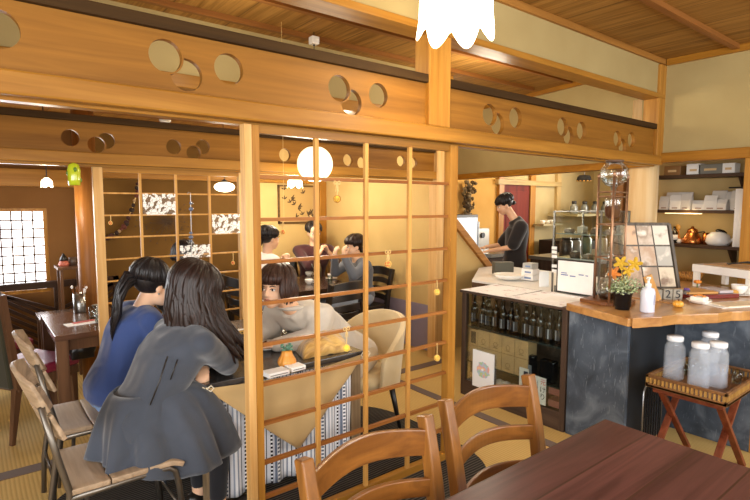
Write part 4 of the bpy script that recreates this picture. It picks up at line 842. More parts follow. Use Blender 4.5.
for k in range(3):
    z_ = .866+k*.052; w_ = (.062, .060, .048)[k]; rr = thing('small_carton', ['white carton with blue print, the bottom one of the small stack', 'white carton with blue print in the middle of the small stack', 'small framed white card box on top of the stack'][k], 'box', (q.x, q.y, z_), 0, 'cartons stacked behind the showcase')
    MB().box((q.x-.05, q.y-w_, z_), (q.x+.05, q.y+w_, z_+.05)).build('carton', PAPER if k < 2 else plain('grey_card', '#b8b8b4', .6), rr, bevel=.002); MB().box((q.x-.0515, q.y-w_*.7, z_+.015), (q.x-.0503, q.y+w_*.4, z_+.030)).build('print', plain('blue_print', '#7a90b8', .6), rr)
a = W(541, 286, Z=.866); o = thing('white_card', 'blank white card standing between the cartons and the cake case', 'card', tuple(a)); MB().bar(a+Vector((-.03, .0, .06)), a+Vector((.05, -.04, .06)), .004, .13).build('card', PAPER, o)
# green-grey case in front: small wooden box at end of stair
a = W(502, 274, Z=.860); o = thing('dark_tray_box', 'grey rectangular tray box near the foot of the stair board', 'box', tuple(a)); MB().bar(a+Vector((-.07, .05, .06)), a+Vector((.09, -.05, .06)), .10, .12).build('case', plain('grey_green_box', '#5a5a50', .6), o, bevel=.004)

# ============================================================ CAKE CASE (glass)
gx, gy0, gy1 = 3.66, 2.42, 1.92
a = W(552, 291, Z=.858); gx = a.x; gy1_ = a.y; gx = 3.62; gy1_ = W(552, 291, X=3.62).y; gy0_ = 1.93; gt = 1.50
r = thing('cake_display_case', 'clear glass cake display case on the counter behind the cold-drip tower', 'display case', (gx+.2, gy1_-.3, .858)); STL = plain('brushed_frame', '#8c8c88', .3, .9); gz = .858
mb = MB()
for x, y in ((gx, gy1_), (gx, gy0_), (gx+.42, gy1_), (gx+.42, gy0_)): mb.box((x-.006, y-.006, gz), (x+.006, y+.006, gt))
mb.box((gx-.006, gy0_, gt-.01), (gx+.006, gy1_, gt)).box((gx+.414, gy0_, gt-.01), (gx+.426, gy1_, gt)).box((gx, gy0_-.006, gt-.01), (gx+.42, gy0_+.006, gt)).box((gx, gy1_-.006, gt-.01), (gx+.42, gy1_+.006, gt)); mb.build('frame', STL, r)
MB().box((gx-.002, gy0_, gz+.28), (gx+.002, gy1_, gt-.01)).box((gx+.02, gy0_-.002, gz), (gx+.40, gy0_+.002, gt-.01)).build('glass_wall', CLR, r)
for z in (gz+.27, gz+.46): MB().box((gx+.01, gy0_+.01, z), (gx+.40, gy1_-.01, z+.008)).build('glass_shelf', plain('grey_green_glass', '#8f9a90', .1, coat=.4), r)
MB().box((gx+.01, gy0_+.01, gz), (gx+.41, gy1_-.01, gz+.05)).build('base', STL, r)
for k in range(7):
    y = gy1_-.06-k*.055; z = gz+.278 if k % 2 else gz+.468; hh = .03+.012*(k % 3); o = thing('wrapped_cake', 'wrapped sweet inside the glass cake case, %s' % ['upper shelf near the lattice end', 'lower shelf near the lattice end', 'upper shelf, second piece', 'lower shelf, middle piece', 'upper shelf, third piece', 'lower shelf towards the picture board', 'upper shelf nearest the picture board'][k], 'cake', (gx+.12, y, z+.0), 0, 'sweets in the glass case'); MB().box((gx+.08, y-.025, z), (gx+.16, y+.025, z+hh)).build('cake', plain('cake%d' % (k % 3), ['#8a7a66', '#5a4a3c', '#b8ae9c'][k % 3], .4), o, bevel=.008); MB().ell((gx+.12, y, z+hh), (.02, .016, .01), seg=10).build('topping', plain('cake_top', '#d8cfc0', .4), o, smooth=True)
# price tickets on the case edge
for k, (yy) in enumerate((248, 252, 256.5, 266, 271)):
    p_ = W(554, yy, X=gx-.012); MB().box((gx-.0085, p_.y-.022, p_.z-.012), (gx-.0065, p_.y+.022, p_.z+.012)).build('price_ticket', PAPER, r)
# menu board (big bright sheet in dark frame leaning on case)
fa = W(556, 286, X=gx-.03); fb = W(593, 291, X=gx-.03); ft = W(560, 260, X=gx-.03)
r = thing('menu_stand', 'bright white menu sheet in a dark frame leaning on the cake case', 'menu', (gx-.03, (fa.y+fb.y)/2, .862)); y0_, y1_ = fb.y-.01, fa.y; z0_ = .868; z1_ = ft.z+.01
MB().box((gx-.03, y0_, z0_), (gx-.018, y1_, z1_)).build('frame', plain('dark_frame', '#2c2a28', .4), r, bevel=.002); MB().box((gx-.034, y0_+.012, z0_+.012), (gx-.0305, y1_-.014, z1_-.012)).build('sheet', PAPER, r)
mb = MB(); ym, zm, hw_ = (y0_+y1_)/2, (z0_+z1_)/2, (y1_-y0_)/2
for k, (u0, u1, dz_, th_) in enumerate(((.72, .42, .022, .007), (.74, .36, .006, .009), (.26, -.04, .002, .009), (-.2, -.46, .020, .008), (-.55, -.68, .018, .007))): mb.box((gx-.0352, ym+hw_*u1, zm+dz_), (gx-.0342, ym+hw_*u0, zm+dz_+th_))
mb.build('blue_print', plain('blue_grey_ink', '#7486b4', .6), r)
for k in range(2):
    a = W(575+k*14, 299-k*2, Z=.90) if False else Vector((3.36+.05*k, 2.02-.12*k, .8635+.002*k)); M = Matrix.Translation(a) @ Matrix.Rotation(.3+.35*k, 4, 'Z'); o = MB().box((-.105, -.148, 0), (.105, .148, .0015), M).build('loose_sheet', PAPER); tag(o, ['white loose sheet on the showcase end near the wood edge', 'white loose sheet lying slanted over the other one'][k], 'paper')
# ============================================================ SLATE COUNTER
t = NT('chalky_slate', .55, spec=.4); n1 = t.noise(3.5, detail=6, dist=1.2); n2 = t.noise(1, t.mapped((60, 60, 8)), 4, 2.); c = t.ramp(n1, [(.30, '#2e3640'), (.52, '#47515e'), (.72, '#76808c')]); sc_ = t.math('GREATER_THAN', n2, .64); c = t.mix(t.math('MULTIPLY', sc_, .35), c, lin('#8a949e')); t.col(c); t.bump(n1, .3, .004); SLATE = t.m
r = thing('slate_counter', 'slate-clad serving counter with a thick live-edge wooden top', 'counter', (3.6, 1.4, 0))
MB().box((3.115, 1.46, 0), (3.145, 1.855, .845)).build('slate_panel', SLATE, r, bevel=.003)
MB().box((3.145, 1.46, 0), (3.80, 1.49, .845)).build('shaded_panel', plain('shaded_slate_side', '#23272d', .5), r)  # slate side in shadow, its shade put into a darker colour
MB().box((3.775, .99, 0), (3.80, 1.458, .845)).build('slate_panel', SLATE, r, bevel=.003); MB().box((3.775, .95, 0), (3.82, .99, .845)).build('end_post', HONZ, r); MB().box((3.80, .95, 0), (4.5, .99, .845)).build('side_panel', CASEY, r)
TOPW = wood('live_edge_top', '#9a6834', '#cf9c5c', 0, .3, .5, .4); FACEW = wood('raw_live_edge', '#a87034', '#e0a858', 0, .6, 1.1, .0)
def slab(poly, z0, z1, name):
    # wavy front edge
    mb = MB(); mb.prism(poly, (0, 0, z0), (1, 0, 0), (0, 1, 0), (0, 0, 1), z1-z0); return mb.build(name, TOPW, r, bevel=.006)
slab([(3.085, 1.862), (2.94, 1.385), (3.02, 1.35), (3.62, 1.40), (3.62, 1.862)], .850, .898, 'top_plank')
A_, B_ = Vector((2.955, 1.372, 0)), Vector((4.4, .71, 0)); pts = []
for k in range(25): f_ = k/24; q = A_.lerp(B_, f_); w_ = .010*math.sin(f_*23)+.006*math.sin(f_*51+1); pts.append((q.x-.45*w_*.9, q.y-w_))
slab(pts+[(4.75, 1.6), (4.75, 1.89), (3.625, 1.89), (3.625, 1.395)], .843, .903, 'live_edge_plank')
CZ = .9035; cz1 = .8985
# ---- tower
p = W(600, 299, Z=.90)*1.0; r = thing('cold_drip_tower', 'tall copper and glass cold-drip coffee tower on the counter corner', 'coffee maker', (p.x, p.y, cz1)); COP = plain('brushed_copper', '#a98468', .4, .8); tx, ty = 3.33, 1.70
MB().prism([(tx-.12, ty+.14), (tx-.15, ty-.02), (tx-.07, ty-.17), (tx+.12, ty-.12), (tx+.12, ty+.14)], (0, 0, cz1), (1, 0, 0), (0, 1, 0), (0, 0, 1), .022).build('base', wood('tower_base_wood', '#6a4024', '#8a5a34', 1, .4), r, bevel=.004)
pl_ = [W(594.5, 290, Y=ty+.08), W(609.5, 290, Y=ty-.10), W(623, 290, Y=ty+.02)]
for q in pl_:
    MB().tube([(q.x, q.y, cz1+.02), (q.x, q.y, 1.725)], .0075, 12).build('copper_post', COP, r, smooth=True); MB().ell((q.x, q.y, 1.735), (.011, .011, .016), seg=12).build('finial', COP, r, smooth=True)
for z in (1.20, 1.42, 1.60, 1.63): MB().tube([(q.x, q.y, z) for q in pl_], .005, 8, closed=True).build('ring', COP, r, smooth=True)
cx_ = sum(q.x for q in pl_)/3; cy_ = sum(q.y for q in pl_)/3
def glb(prof, name, m=CLR): return MB().lathe(prof, (cx_, cy_, 0), 30).build(name, m, r, smooth=True)
GLT = glass('tower_glass', '#fbfcfa', .02, 1.2)
glb([(.02, 1.665), (.05, 1.675), (.076, 1.705), (.086, 1.745), (.080, 1.785), (.058, 1.81), (.05, 1.822)], 'water_globe', GLT); glb([(0, 1.822), (.056, 1.822), (.056, 1.836), (0, 1.836)], 'lid', plain('brown_lid', '#5a4232', .4))
glb([(0, 1.705), (.074, 1.706), (.080, 1.722), (0, 1.722)], 'water', WAT); glb([(.008, 1.55), (.012, 1.61), (.02, 1.666)], 'drip_valve', STEEL); glb([(.01, 1.44), (.045, 1.47), (.05, 1.58), (.048, 1.59)], 'filter', GLT); glb([(0, 1.45), (.044, 1.475), (.047, 1.54), (0, 1.54)], 'ground_coffee', plain('coffee_grounds', '#5e3418', .9))
glb([(.02, 1.40), (.008, 1.28), (.02, 1.22), (.006, 1.14)], 'spiral_tube', GLT); glb([(0, .925), (.06, .925), (.078, .96), (.06, 1.04), (.03, 1.09), (.035, 1.13)], 'flask', GLT); glb([(0, .93), (.058, .93), (.074, .96), (0, .965)], 'brewed_coffee', plain('coffee', '#2e1a0e', .15))
# ---- picture board
bl = W(633, 296, Z=.90); br = W(678, 289, Z=.90); tl = (622.5, 233); tr_ = (668, 232)
base = (bl+br)/2; dirx = (br-bl).normalized(); wd = (br-bl).length
# leaning back: find the height of the top by pixel
n_ = Vector((dirx.y, -dirx.x, 0));  n_ = n_ if n_.dot(EYE-base) > 0 else -n_
H_ = .50; lean = -n_*.06
r = thing('photo_board', 'large framed board of sepia photographs leaning behind the potted plant', 'picture board', tuple(base)); crh = Vector((CR.x, CR.y, 0)).normalized(); dirx = crh; n_ = Vector((dirx.y, -dirx.x, 0)); n_ = n_ if n_.dot(EYE-base) > 0 else -n_; lean = -n_*.06; bl2 = br-dirx*.40
c00, c10 = bl2, br; c01, c11 = bl2+lean+Vector((0, 0, .50))-dirx*.07, br+lean+Vector((0, 0, .50))-dirx*.07
def bd(u, v, off=0): return c00.lerp(c10, u).lerp(c01.lerp(c11, u), v)+n_*off
FR2 = wood('grey_brown_frame', '#4c443a', '#7a6e60', 2, .4)
MB().sheet(lambda u, v: bd(u, v), 1, 1).build('backing', FR2, r, solid=.016); mb = MB()
for a_, b_ in (((0, 0), (1, 0)), ((0, 1), (1, 1)), ((0, 0), (0, 1)), ((1, 0), (1, 1))): mb.bar(bd(*a_, .012), bd(*b_, .012), .022, .022, up=n_)
mb.build('frame', FR2, r, bevel=.002); SEP = ['#c8a884', '#b89470', '#d8c4a4', '#a88868', '#cdb8a0', '#b0a898', '#d0a478', '#9c8468', '#d8cdb8']
for k in range(9):
    i_, j_ = k % 3, k//3; u0_, v0_ = .05+i_*.31, .04+j_*.32; o = MB().sheet(lambda u, v: bd(u0_+.285*u, v0_+.295*v, .0115), 1, 1); 
    t = NT('sepia_photo_%d' % k, .4); nn = t.noise(9, detail=3); t.col(t.ramp(nn, [(.38, SEP[(k*4+3) % 9]), (.55, SEP[k]), (.7, '#e8dcc8' if k % 2 else '#8a6a4a')])); o.build('photograph', t.m, r)
# ---- plant
p = W(622, 309, Z=cz1); r = thing('potted_plant', 'black pot of small-leaved pale green plant with yellow and orange maple leaves', 'plant', tuple(p)); MB().lathe([(.042, 0), (.055, .10), (.058, .10), (.058, .112), (.052, .112), (.050, .02), (0, .02)], p, 28).build('pot', plain('black_plastic_pot', '#1a1a1c', .35), r, smooth=True)
MB().lathe([(0, .095), (.05, .095)], p, 16).build('soil', plain('soil', '#2e2218', .95), r)
lf = [MB(), MB()]; st_ = MB(); random.seed(3)
for k in range(420):
    a_ = random.uniform(0, 2*PI); el = random.uniform(.15, 1.45); rr = random.uniform(.05, .10)*(1+.2*math.cos(a_)); q = p+Vector((rr*math.cos(a_)*math.cos(el)*1.25, rr*math.sin(a_)*math.cos(el)*1.25, .105+rr*math.sin(el)*1.05-.01))
    s_ = random.uniform(.006, .011); e1 = Vector((random.uniform(-1, 1), random.uniform(-1, 1), random.uniform(-.5, 1))).normalized(); e2 = e1.orthogonal().normalized()
    lf[k % 2]._add([q-e1*s_, q+e2*s_*.6, q+e1*s_, q-e2*s_*.6], [(0, 1, 2, 3)])
    if k % 8 == 0: st_.tube([p+Vector((0, 0, .09)), p.lerp(q, .5)+Vector((0, 0, .06)), q], .0012, 4)
lf[0].build('leaves', plain('sage_leaf', '#93a878', .6), r); lf[1].build('pale_leaves', plain('pale_sage_leaf', '#b9c6a0', .6), r); st_.build('stems', plain('stem_green', '#6a7a4a', .7), r)
def maple(c, s_, m_, name, tilt):
    o_ = []; N = 40; E_ = Euler(tilt).to_matrix()
    for k in range(N): a_ = 2*PI*k/N; rr = s_*(.42+.58*abs(math.cos(2.5*a_))**1.6); o_.append(c+E_ @ Vector((rr*math.cos(a_), rr*math.sin(a_), .15*rr*math.cos(5*a_))))
    mb = MB(); mb._add([c]+o_, [(0, k+1, (k+1) % N+1) for k in range(N)]); mb.tube([c, p+Vector((0, 0, .12))], .0015, 5); mb.build(name, m_, r)
ORL = plain('orange_leaf', '#d8802c', .6); YLL = plain('yellow_leaf', '#c8a020', .6)
tw = math.radians(-20)
for (px_, py_, s_, m_, ti) in ((621, 263, .048, YLL, (1.35, .2, -1.0)), (635, 264, .046, YLL, (1.45, -.2, -1.2)), (614, 273, .048, ORL, (1.2, .3, -.8)), (628, 271, .036, YLL, (1.5, 0, -1.1))): maple(W(px_, py_, X=p.x+.02), s_, m_, 'maple_leaf', ti)
# ---- pump bottle
p = W(647, 312, Z=cz1); r = thing('pump_bottle', 'clear plastic pump bottle of sanitiser with a white top', 'bottle', tuple(p)); PL = plain('cloudy_plastic', '#d8dcea', .2, coat=.3)
MB().lathe([(.038, 0), (.041, .006), (.041, .125), (.034, .145), (.016, .152), (.016, .16), (0, .16)], p, 28).build('body', PL, r, smooth=True); MB().lathe([(.018, .158), (.018, .175), (.008, .178), (.007, .20), (.013, .203), (.013, .215), (0, .216)], p, 18).build('pump', WHITE, r, smooth=True); MB().tube([p+Vector((0, 0, .209)), p+Vector((-.03, -.015, .207)), p+Vector((-.036, -.018, .198))], .0045, 8).build('spout', WHITE, r, smooth=True)
MB().sheet(lambda u, v: (p.x+.0418*math.cos(-.75-1.1*u+PI*0), p.y+.0418*math.sin(-.75-1.1*u), p.z+.05+.06*v), 8, 1).build('label', plain('blue_grey_text', '#a8aec4', .4), r)
# ---- wooden plaque, calendar 25, pumpkin, plate of cake etc.
p = W(657, 301, Z=CZ); r = thing('wooden_plaque', 'slim leaning wooden plaque behind the pump bottle', 'plaque', tuple(p)); MB().bar(p+Vector((0, 0, .0)), p+Vector((-.05, .05, .17)), .06, .012, up=(-1, -1, .3)).build('board', wood('plaque_wood', '#b07a3c', '#d8a866', 2, .5), r, bevel=.002)
p = W(668, 299, Z=CZ); r = thing('block_calendar', 'grey weathered block calendar showing 25', 'calendar', tuple(p)); dr = Vector((.66, -.75, 0)).normalized(); nn_ = Vector((-.75, -.66, 0)).normalized(); BLK = wood('weathered_block', '#8a8478', '#b8b0a0', 0, .7)
for k in range(2): c_ = p+dr*(-.01+.062*k)+Vector((0, 0, .036)); MB().bar(c_-dr*.029, c_+dr*.029, .05, .072).build('block', BLK, r, bevel=.003)
MB().bar(p-dr*.095+Vector((0, 0, .033)), p-dr*.045+Vector((0, 0, .033)), .05, .066).build('block', BLK, r, bevel=.003)
for k, ch_ in enumerate('25'): text_mesh('numeral', ch_, .075, BI, r, frame_M(p+dr*(-.01+.062*k)+nn_*.0262+Vector((0, 0, .036)), dr, (0, 0, 1)))
p = W(678, 307, Z=CZ); r = thing('small_pumpkin', 'tiny yellow-orange pumpkin at the front of the wooden counter top', 'pumpkin', tuple(p)); mb = MB(); pumpkin(mb, p, .032, .042, 9, 0); mb.build('flesh', plain('yellow_pumpkin', '#e0a23c', .4, coat=.2), r, smooth=True); MB().tube([p+Vector((0, 0, .034)), p+Vector((.003, 0, .050))], [.005, .003], 7).build('stem', CUT, r, smooth=True)
p = W(699, 303, Z=CZ); 
def cake(root, p_):
    MB().box(p_+Vector((-.04, -.045, .008)), p_+Vector((.04, .045, .045))).build('cake', plain('white_cream', '#f2ece0', .5), root, bevel=.01); mb = MB()
    for k in range(7): mb.ell(p_+Vector((.03*math.cos(k*2.2), .03*math.sin(k*2.2), .048)), (.010, .010, .008), seg=8)
    mb.build('fruit', plain('fruit_topping', '#c87a2a', .4), root, smooth=True)
plate('cake_plate', 'white plate with a small decorated cake on the wooden counter', tuple(p), .075, cake)
p = W(686, 298, Z=CZ); r = thing('flower_tumbler', 'small grey glass holding a purple flower', 'glass', tuple(p)); MB().lathe([(.018, 0), (.024, .055), (.021, .055), (.016, .005), (0, .005)], p, 18).build('glass', plain('smoky_glass', '#6c6660', .1, coat=.4), r, smooth=True); mb = MB(); [mb.ell(p+Vector((.011*math.cos(k*1.3), .011*math.sin(k*1.3), .062)), (.010, .010, .009), seg=8) for k in range(6)]; mb.build('flower', plain('purple_flower', '#6a4a8c', .7), r, smooth=True)
p = W(697, 291, Z=CZ); r = thing('orange_flower_vase', 'small orange and yellow flower standing behind the cake plate', 'flower', tuple(p)); MB().tube([p, p+Vector((0, 0, .06))], .005, 7).build('stem', plain('stem_green', '#6a7a4a', .7), r); mb = MB(); [mb.ell(p+Vector((.016*math.cos(k*1.05), .016*math.sin(k*1.05), .07)), (.012, .012, .014), (0, k, 0), 8) for k in range(6)]; mb.build('petals', plain('orange_petal', '#e88c2a', .6), r, smooth=True)
cup('large white cup and saucer at the right end of the wooden counter', tuple(W(739, 295, Z=CZ)), .052, .062)
a = W(732, 305, Z=CZ); M = Matrix.Translation(a) @ Matrix.Rotation(-.42, 4, 'Z'); r = thing('menu_board', 'pale wooden clipboard with white sheets on the counter below the cup', 'menu', tuple(a)); MB().box((-.17, -.085, 0), (.20, .085, .006), M).build('board', WHITE, r, bevel=.002); M2 = M @ Matrix.Translation((.02, -.005, .006)); MB().box((-.13, -.07, 0), (.16, .06, .004), M2).build('sheet', plain('pale_wood_sheet', '#dcc6a6', .6), r)
# bread basket, red tins etc.
WK = NT('woven_wicker', .6); w1 = WK.noise(1, WK.mapped((90, 90, 25)), 2); WK.col(WK.ramp(w1, [(.35, '#8a5a24'), (.6, '#d89c4c')])); WK.bump(w1, .5, .003)
a = W(690, 280, Z=CZ); r = thing('wicker_basket', 'round orange-brown wicker basket behind the calendar', 'basket', tuple(a)); MB().lathe([(.08, 0), (.105, .06), (.10, .062), (.075, .006), (0, .006)], a, 30).build('weave', WK.m, r, smooth=True)
a = W(678, 279, Z=CZ)+Vector((.25, .25, 0)); a.z = CZ; r = thing('brass_pot', 'shiny brass pot at the back of the counter', 'pot', tuple(a)); MB().lathe([(.07, 0), (.085, .02), (.085, .10), (.08, .11), (.0, .125), (.012, .13), (.012, .145), (0, .15)], a, 28).build('pot', plain('polished_brass', '#c08a2c', .2, .9), r, smooth=True)
a = W(712, 300, Z=CZ)+Vector((.12, .12, 0)); a.z = CZ; r = thing('red_tray', 'dark red lacquer tray holding flat packages in front of the white cake box', 'tray', tuple(a)); M = Matrix.Translation(a) @ Matrix.Rotation(-.5, 4, 'Z'); MB().box((-.2, -.13, 0), (.2, .13, .03), M).build('tray', plain('red_lacquer', '#6e1c18', .25, coat=.4), r, bevel=.004); MB().box((-.18, -.11, .031), (.05, .08, .045), M).build('package', plain('kraft_package', '#c8934e', .6), r, bevel=.003); MB().box((.07, -.1, .031), (.18, .08, .05), M).build('package', plain('silver_package', '#b8aeb0', .3), r, bevel=.003)
a = W(722, 296, Z=CZ); r = thing('bread_roll_bag', 'long golden wrapped roll lying in front of the red tray', 'roll', tuple(a)); MB().tube([a+Vector((-.09, .045, .022)), a+Vector((0, 0, .024)), a+Vector((.10, -.05, .022))], [.020, .026, .02], 14, 'round').build('roll', plain('golden_wrap', '#c8923c', .4), r, smooth=True)
# white flat box on stand
a = W(700, 283, Z=CZ); bx = Vector((4.60, 1.36, 0)); r = thing('white_case', 'wide white flat-topped case standing on short legs at the right end of the counter', 'case', (bx.x, bx.y, CZ)); M = Matrix.Translation((bx.x, bx.y, CZ)) @ Matrix.Rotation(-.35, 4, 'Z')
MB().box((-.17, -.24, .115), (.19, .24, .175), M).build('body', plain('white_enamel', '#eeeae6', .25, coat=.4), r, bevel=.004)
for x in (-.15, .16):
    for y in (-.21, .21): MB().box((x-.018, y-.018, 0), (x+.018, y+.018, .115), M).build('leg', WHITE, r)
MB().box((-.12, -.18, .176), (.1, .18, .182), M).build('mat', plain('striped_cork_mat', '#b08a5e', .7), r)
a = Vector((bx.x+.05, bx.y-.05, CZ+.183)); r = thing('black_tongs', 'black serving tongs lying on the white case', 'tongs', tuple(a)); MB().tube([a+Vector((-.08, .1, .008)), a+Vector((0, 0, .03)), a+Vector((.09, -.14, .008))], .005, 7).tube([a+Vector((-.05, .12, .008)), a+Vector((.01, .01, .02)), a+Vector((.12, -.12, .008))], .005, 7).build('arms', BLACK, r, smooth=True)
# white hanging sheet at right edge
q = W(733, 240, X=5.0); q2 = W(747, 240, X=5.0); o = tag(MB().sheet(lambda u, v: (4.99+.01*math.sin(u*14), q.y+(q2.y-q.y)*u-.12*u, 1.20+.48*v), 16, 2).build('white_cloth_screen', fabric('white_cotton', '#f4f1ea'), solid=.002, smooth=True), 'white cotton cloth hanging at the right end of the kitchen shelves', 'cloth')
MB().tube([(4.99, q.y+.05, 1.69), (4.99, q2.y-.2, 1.69)], .006, 8).build('hanging_rod', BLACK, o)
# ============================================================ KITCHEN SHELVES
DS = wood('dark_shelf_wood', '#3e2c20', '#5c4432', 1, .5)
sx0 = XS-.30
def shelf(z, y0, y1, lab, dep=.27):
    r = thing('wall_shelf', lab, 'shelf', (XS-dep/2, (y0+y1)/2, z-.03)); MB().box((XS-dep, y0, z-.03), (XS-.001, y1, z)).build('board', DS, r, bevel=.002)
    for y in (y0+.12,): mb = MB(); mb.prism([(0, 0), (.2, 0), (0, -.2)], (XS, y, z-.03), (-1, 0, 0), (0, 0, 1), (0, 1, 0), .02); mb.build('bracket', DS, r)
    return r
s1, s2, s3 = W(700, 174, X=XS-.27).z, W(700, 210, X=XS-.27).z, W(700, 245, X=XS-.27).z
shelf(s1, 1.50, 2.45, 'dark top shelf on the wall behind the counter'); shelf(s2, 1.50, 2.45, 'dark middle shelf with white coffee bags behind the counter'); shelf(s3, 1.55, 2.45, 'lower shelf with copper kettle behind the counter')
LT = MB().box((XS-.25, 1.9, s2-.038), (XS-.23, 2.22, s2-.031)).build('strip_light', lamp_mat('warm_strip', '#ffdc9a', 2)); tag(LT, 'thin lit strip light under the middle shelf', 'light')
BAG = plain('white_paper_bag', '#cfcac4', .6)
bags = [(665, .045, .13, 0), (675.5, .047, .145, 0), (686.5, .050, .15, 0), (699, .05, .09, 0), (711, .052, .135, 0), (722, .050, .10, 0), (728, .07, .17, 1), (740, .065, .175, 0), (668, .06, .17, 1), (681, .06, .17, 1), (715, .065, .18, 1)]
nmb = ['nearest the pale log pillar', 'second along from the log pillar', 'third along from the log pillar', 'small one left of the gap', 'first after the gap', 'short one after the gap', 'tilted one in the back', 'last one by the white cloth', 'back row nearest the pillar', 'back row second from the pillar', 'back row after the gap']
for k, (px_, w_, h_, back_) in enumerate(bags):
    y = W(px_, 205, X=XS-.24).y; x = XS-.24+.11*back_; r = thing('coffee_bag', 'white coffee bag on the middle shelf, '+nmb[k], 'bag', (x, y, s2), 0, 'white coffee bags on the middle shelf')
    mb = MB(); vs = [(x-.03, y-w_, s2), (x+.03, y-w_, s2), (x+.03, y+w_, s2), (x-.03, y+w_, s2), (x-.028, y-w_*1.02, s2+h_*.6), (x+.028, y-w_*1.02, s2+h_*.6), (x+.028, y+w_*1.02, s2+h_*.6), (x-.028, y+w_*1.02, s2+h_*.6), (x-.004, y-w_, s2+h_), (x+.004, y-w_, s2+h_), (x+.004, y+w_, s2+h_), (x-.004, y+w_, s2+h_)]
    fs = [(0,3,2,1)]+[(i+4*j, (i+1)%4+4*j, (i+1)%4+4*j+4, i+4*j+4) for j in range(2) for i in range(4)]+[(8,9,10,11)]; mb._add(vs, fs); mb.build('bag', BAG, r, bevel=.004)
    r.rotation_euler.z = .22*math.sin(k*2.3)
    if not back_: MB().box((x-.0315, y-w_*.5, s2+.012), (x-.030, y+w_*.5, s2+.022)).build('label', plain('brown_label', '#8a6a58', .6), r)
for k, (px_, m_, h_, w_, lb) in enumerate(((673, plain('kraft_tin', '#8a6234', .5), .09, .075, 'brown flat box on the top shelf beside the pillar'), (694, PAPER, .10, .06, 'white box in the middle of the top shelf'), (711, plain('grey_box', '#77756c', .6), .09, .10, 'long grey box on the top shelf'), (729, PAPER, .09, .05, 'white folded bag at the end of the top shelf'))):
    y = W(px_, 172, X=XS-.22).y; r = thing('storage_box', lb, 'box', (XS-.18, y, s1)); MB().box((XS-.24, y-w_, s1), (XS-.10, y+w_, s1+h_)).build('body', m_, r, bevel=.004); MB().box((XS-.243, y-w_*.5, s1+.03), (XS-.2403, y+w_*.5, s1+.05)).build('label', KR, r)
# lower shelf goods
p = Vector((XS-.15, W(692, 240, X=XS-.15).y, s3)); r = thing('copper_kettle', 'copper long-spouted kettle on the lower shelf', 'kettle', tuple(p)); mb = MB().lathe([(.085, 0), (.092, .012), (.080, .05), (.052, .10), (.045, .115), (.047, .12), (.04, .14), (.015, .152), (.012, .165), (0, .17)], p, 28); mb.build('body', plain('warm_copper', '#c47a40', .25, .9), r, smooth=True)
MB().tube([p+Vector((0, .07, .03)), p+Vector((0, .12, .05)), p+Vector((0, .125, .11)), p+Vector((0, .155, .145))], [.008, .006, .005, .004], 10).build('spout', plain('warm_copper', '#c47a40', .25, .9), r, smooth=True); MB().tube([p+Vector((0, -.05, .11)), p+Vector((0, -.10, .12)), p+Vector((0, -.115, .07)), p+Vector((0, -.09, .02))], .007, 8).build('handle', BLACK, r, smooth=True)
p = Vector((XS-.16, W(674, 240, X=XS-.16).y, s3)); r = thing('dark_bottle', 'dark bottle with white label on the lower shelf', 'bottle', tuple(p)); MB().lathe([(.028, 0), (.03, .005), (.03, .10), (.012, .125), (.011, .16), (0, .16)], p, 18).build('glass_body', AMB, r, smooth=True); MB().lathe([(.0306, .03), (.0306, .08)], p, 18).build('label', PAPER, r, smooth=True)
p = Vector((XS-.17, W(679, 241, X=XS-.17).y, s3)); r = thing('cream_jug', 'little cream egg-shaped jar beside the dark bottle', 'jar', tuple(p)); MB().lathe([(.012, 0), (.02, .012), (.018, .032), (.008, .042), (0, .043)], p, 16).build('jar', WHITE, r, smooth=True)
for k, (px_, h_, lb) in enumerate(((662, .16, 'pale wooden spoon stack leaning by the log pillar'), (667, .14, 'golden ladle beside the pale wooden spoons'), (681, .15, 'bent golden ladle right of the dark bottle'))):
    p = Vector((XS-.12, W(px_, 240, X=XS-.12).y, s3)); r = thing('ladle', lb, 'ladle', tuple(p)); GL_ = plain('golden_wood', '#c9923e', .4); MB().tube([p, p+Vector((0, .02, h_*.6)), p+Vector((0, .035, h_))], .007, 8).build('handle', GL_, r, smooth=True); MB().ell(p+Vector((0, .035, h_)), (.012, .025, .03), seg=12).build('bowl', GL_, r, smooth=True)
p = Vector((XS-.15, W(706, 240, X=XS-.15).y, s3)); r = thing('copper_mug', 'narrow copper mug behind the white pitcher', 'mug', tuple(p)); MB().lathe([(.03, 0), (.03, .11), (.027, .11), (.026, .006), (0, .006)], p, 20).build('body', plain('warm_copper', '#c47a40', .25, .9), r, smooth=True)
p = Vector((XS-.16, W(718, 243, X=XS-.16).y, s3)); r = thing('white_enamel_pitcher', 'round white enamel pot at the right of the lower shelf', 'pot', tuple(p)); MB().lathe([(.075, 0), (.095, .03), (.085, .09), (.06, .11), (.055, .12), (0, .125)], p, 28, sx=1, sy=1.1).build('body', plain('white_enamel', '#eeeae6', .25), r, smooth=True); MB().ell(p+Vector((0, -.02, .125)), (.03, .05, .022), (.3, 0, 0), 14).build('lid', plain('dark_metal', '#4a4644', .25, .8), r, smooth=True); MB().tube([p+Vector((0, -.09, .04)), p+Vector((0, -.14, .08)), p+Vector((0, -.16, .10))], [.014, .009, .007], 10).build('spout', plain('white_enamel', '#eeeae6', .25), r, smooth=True)
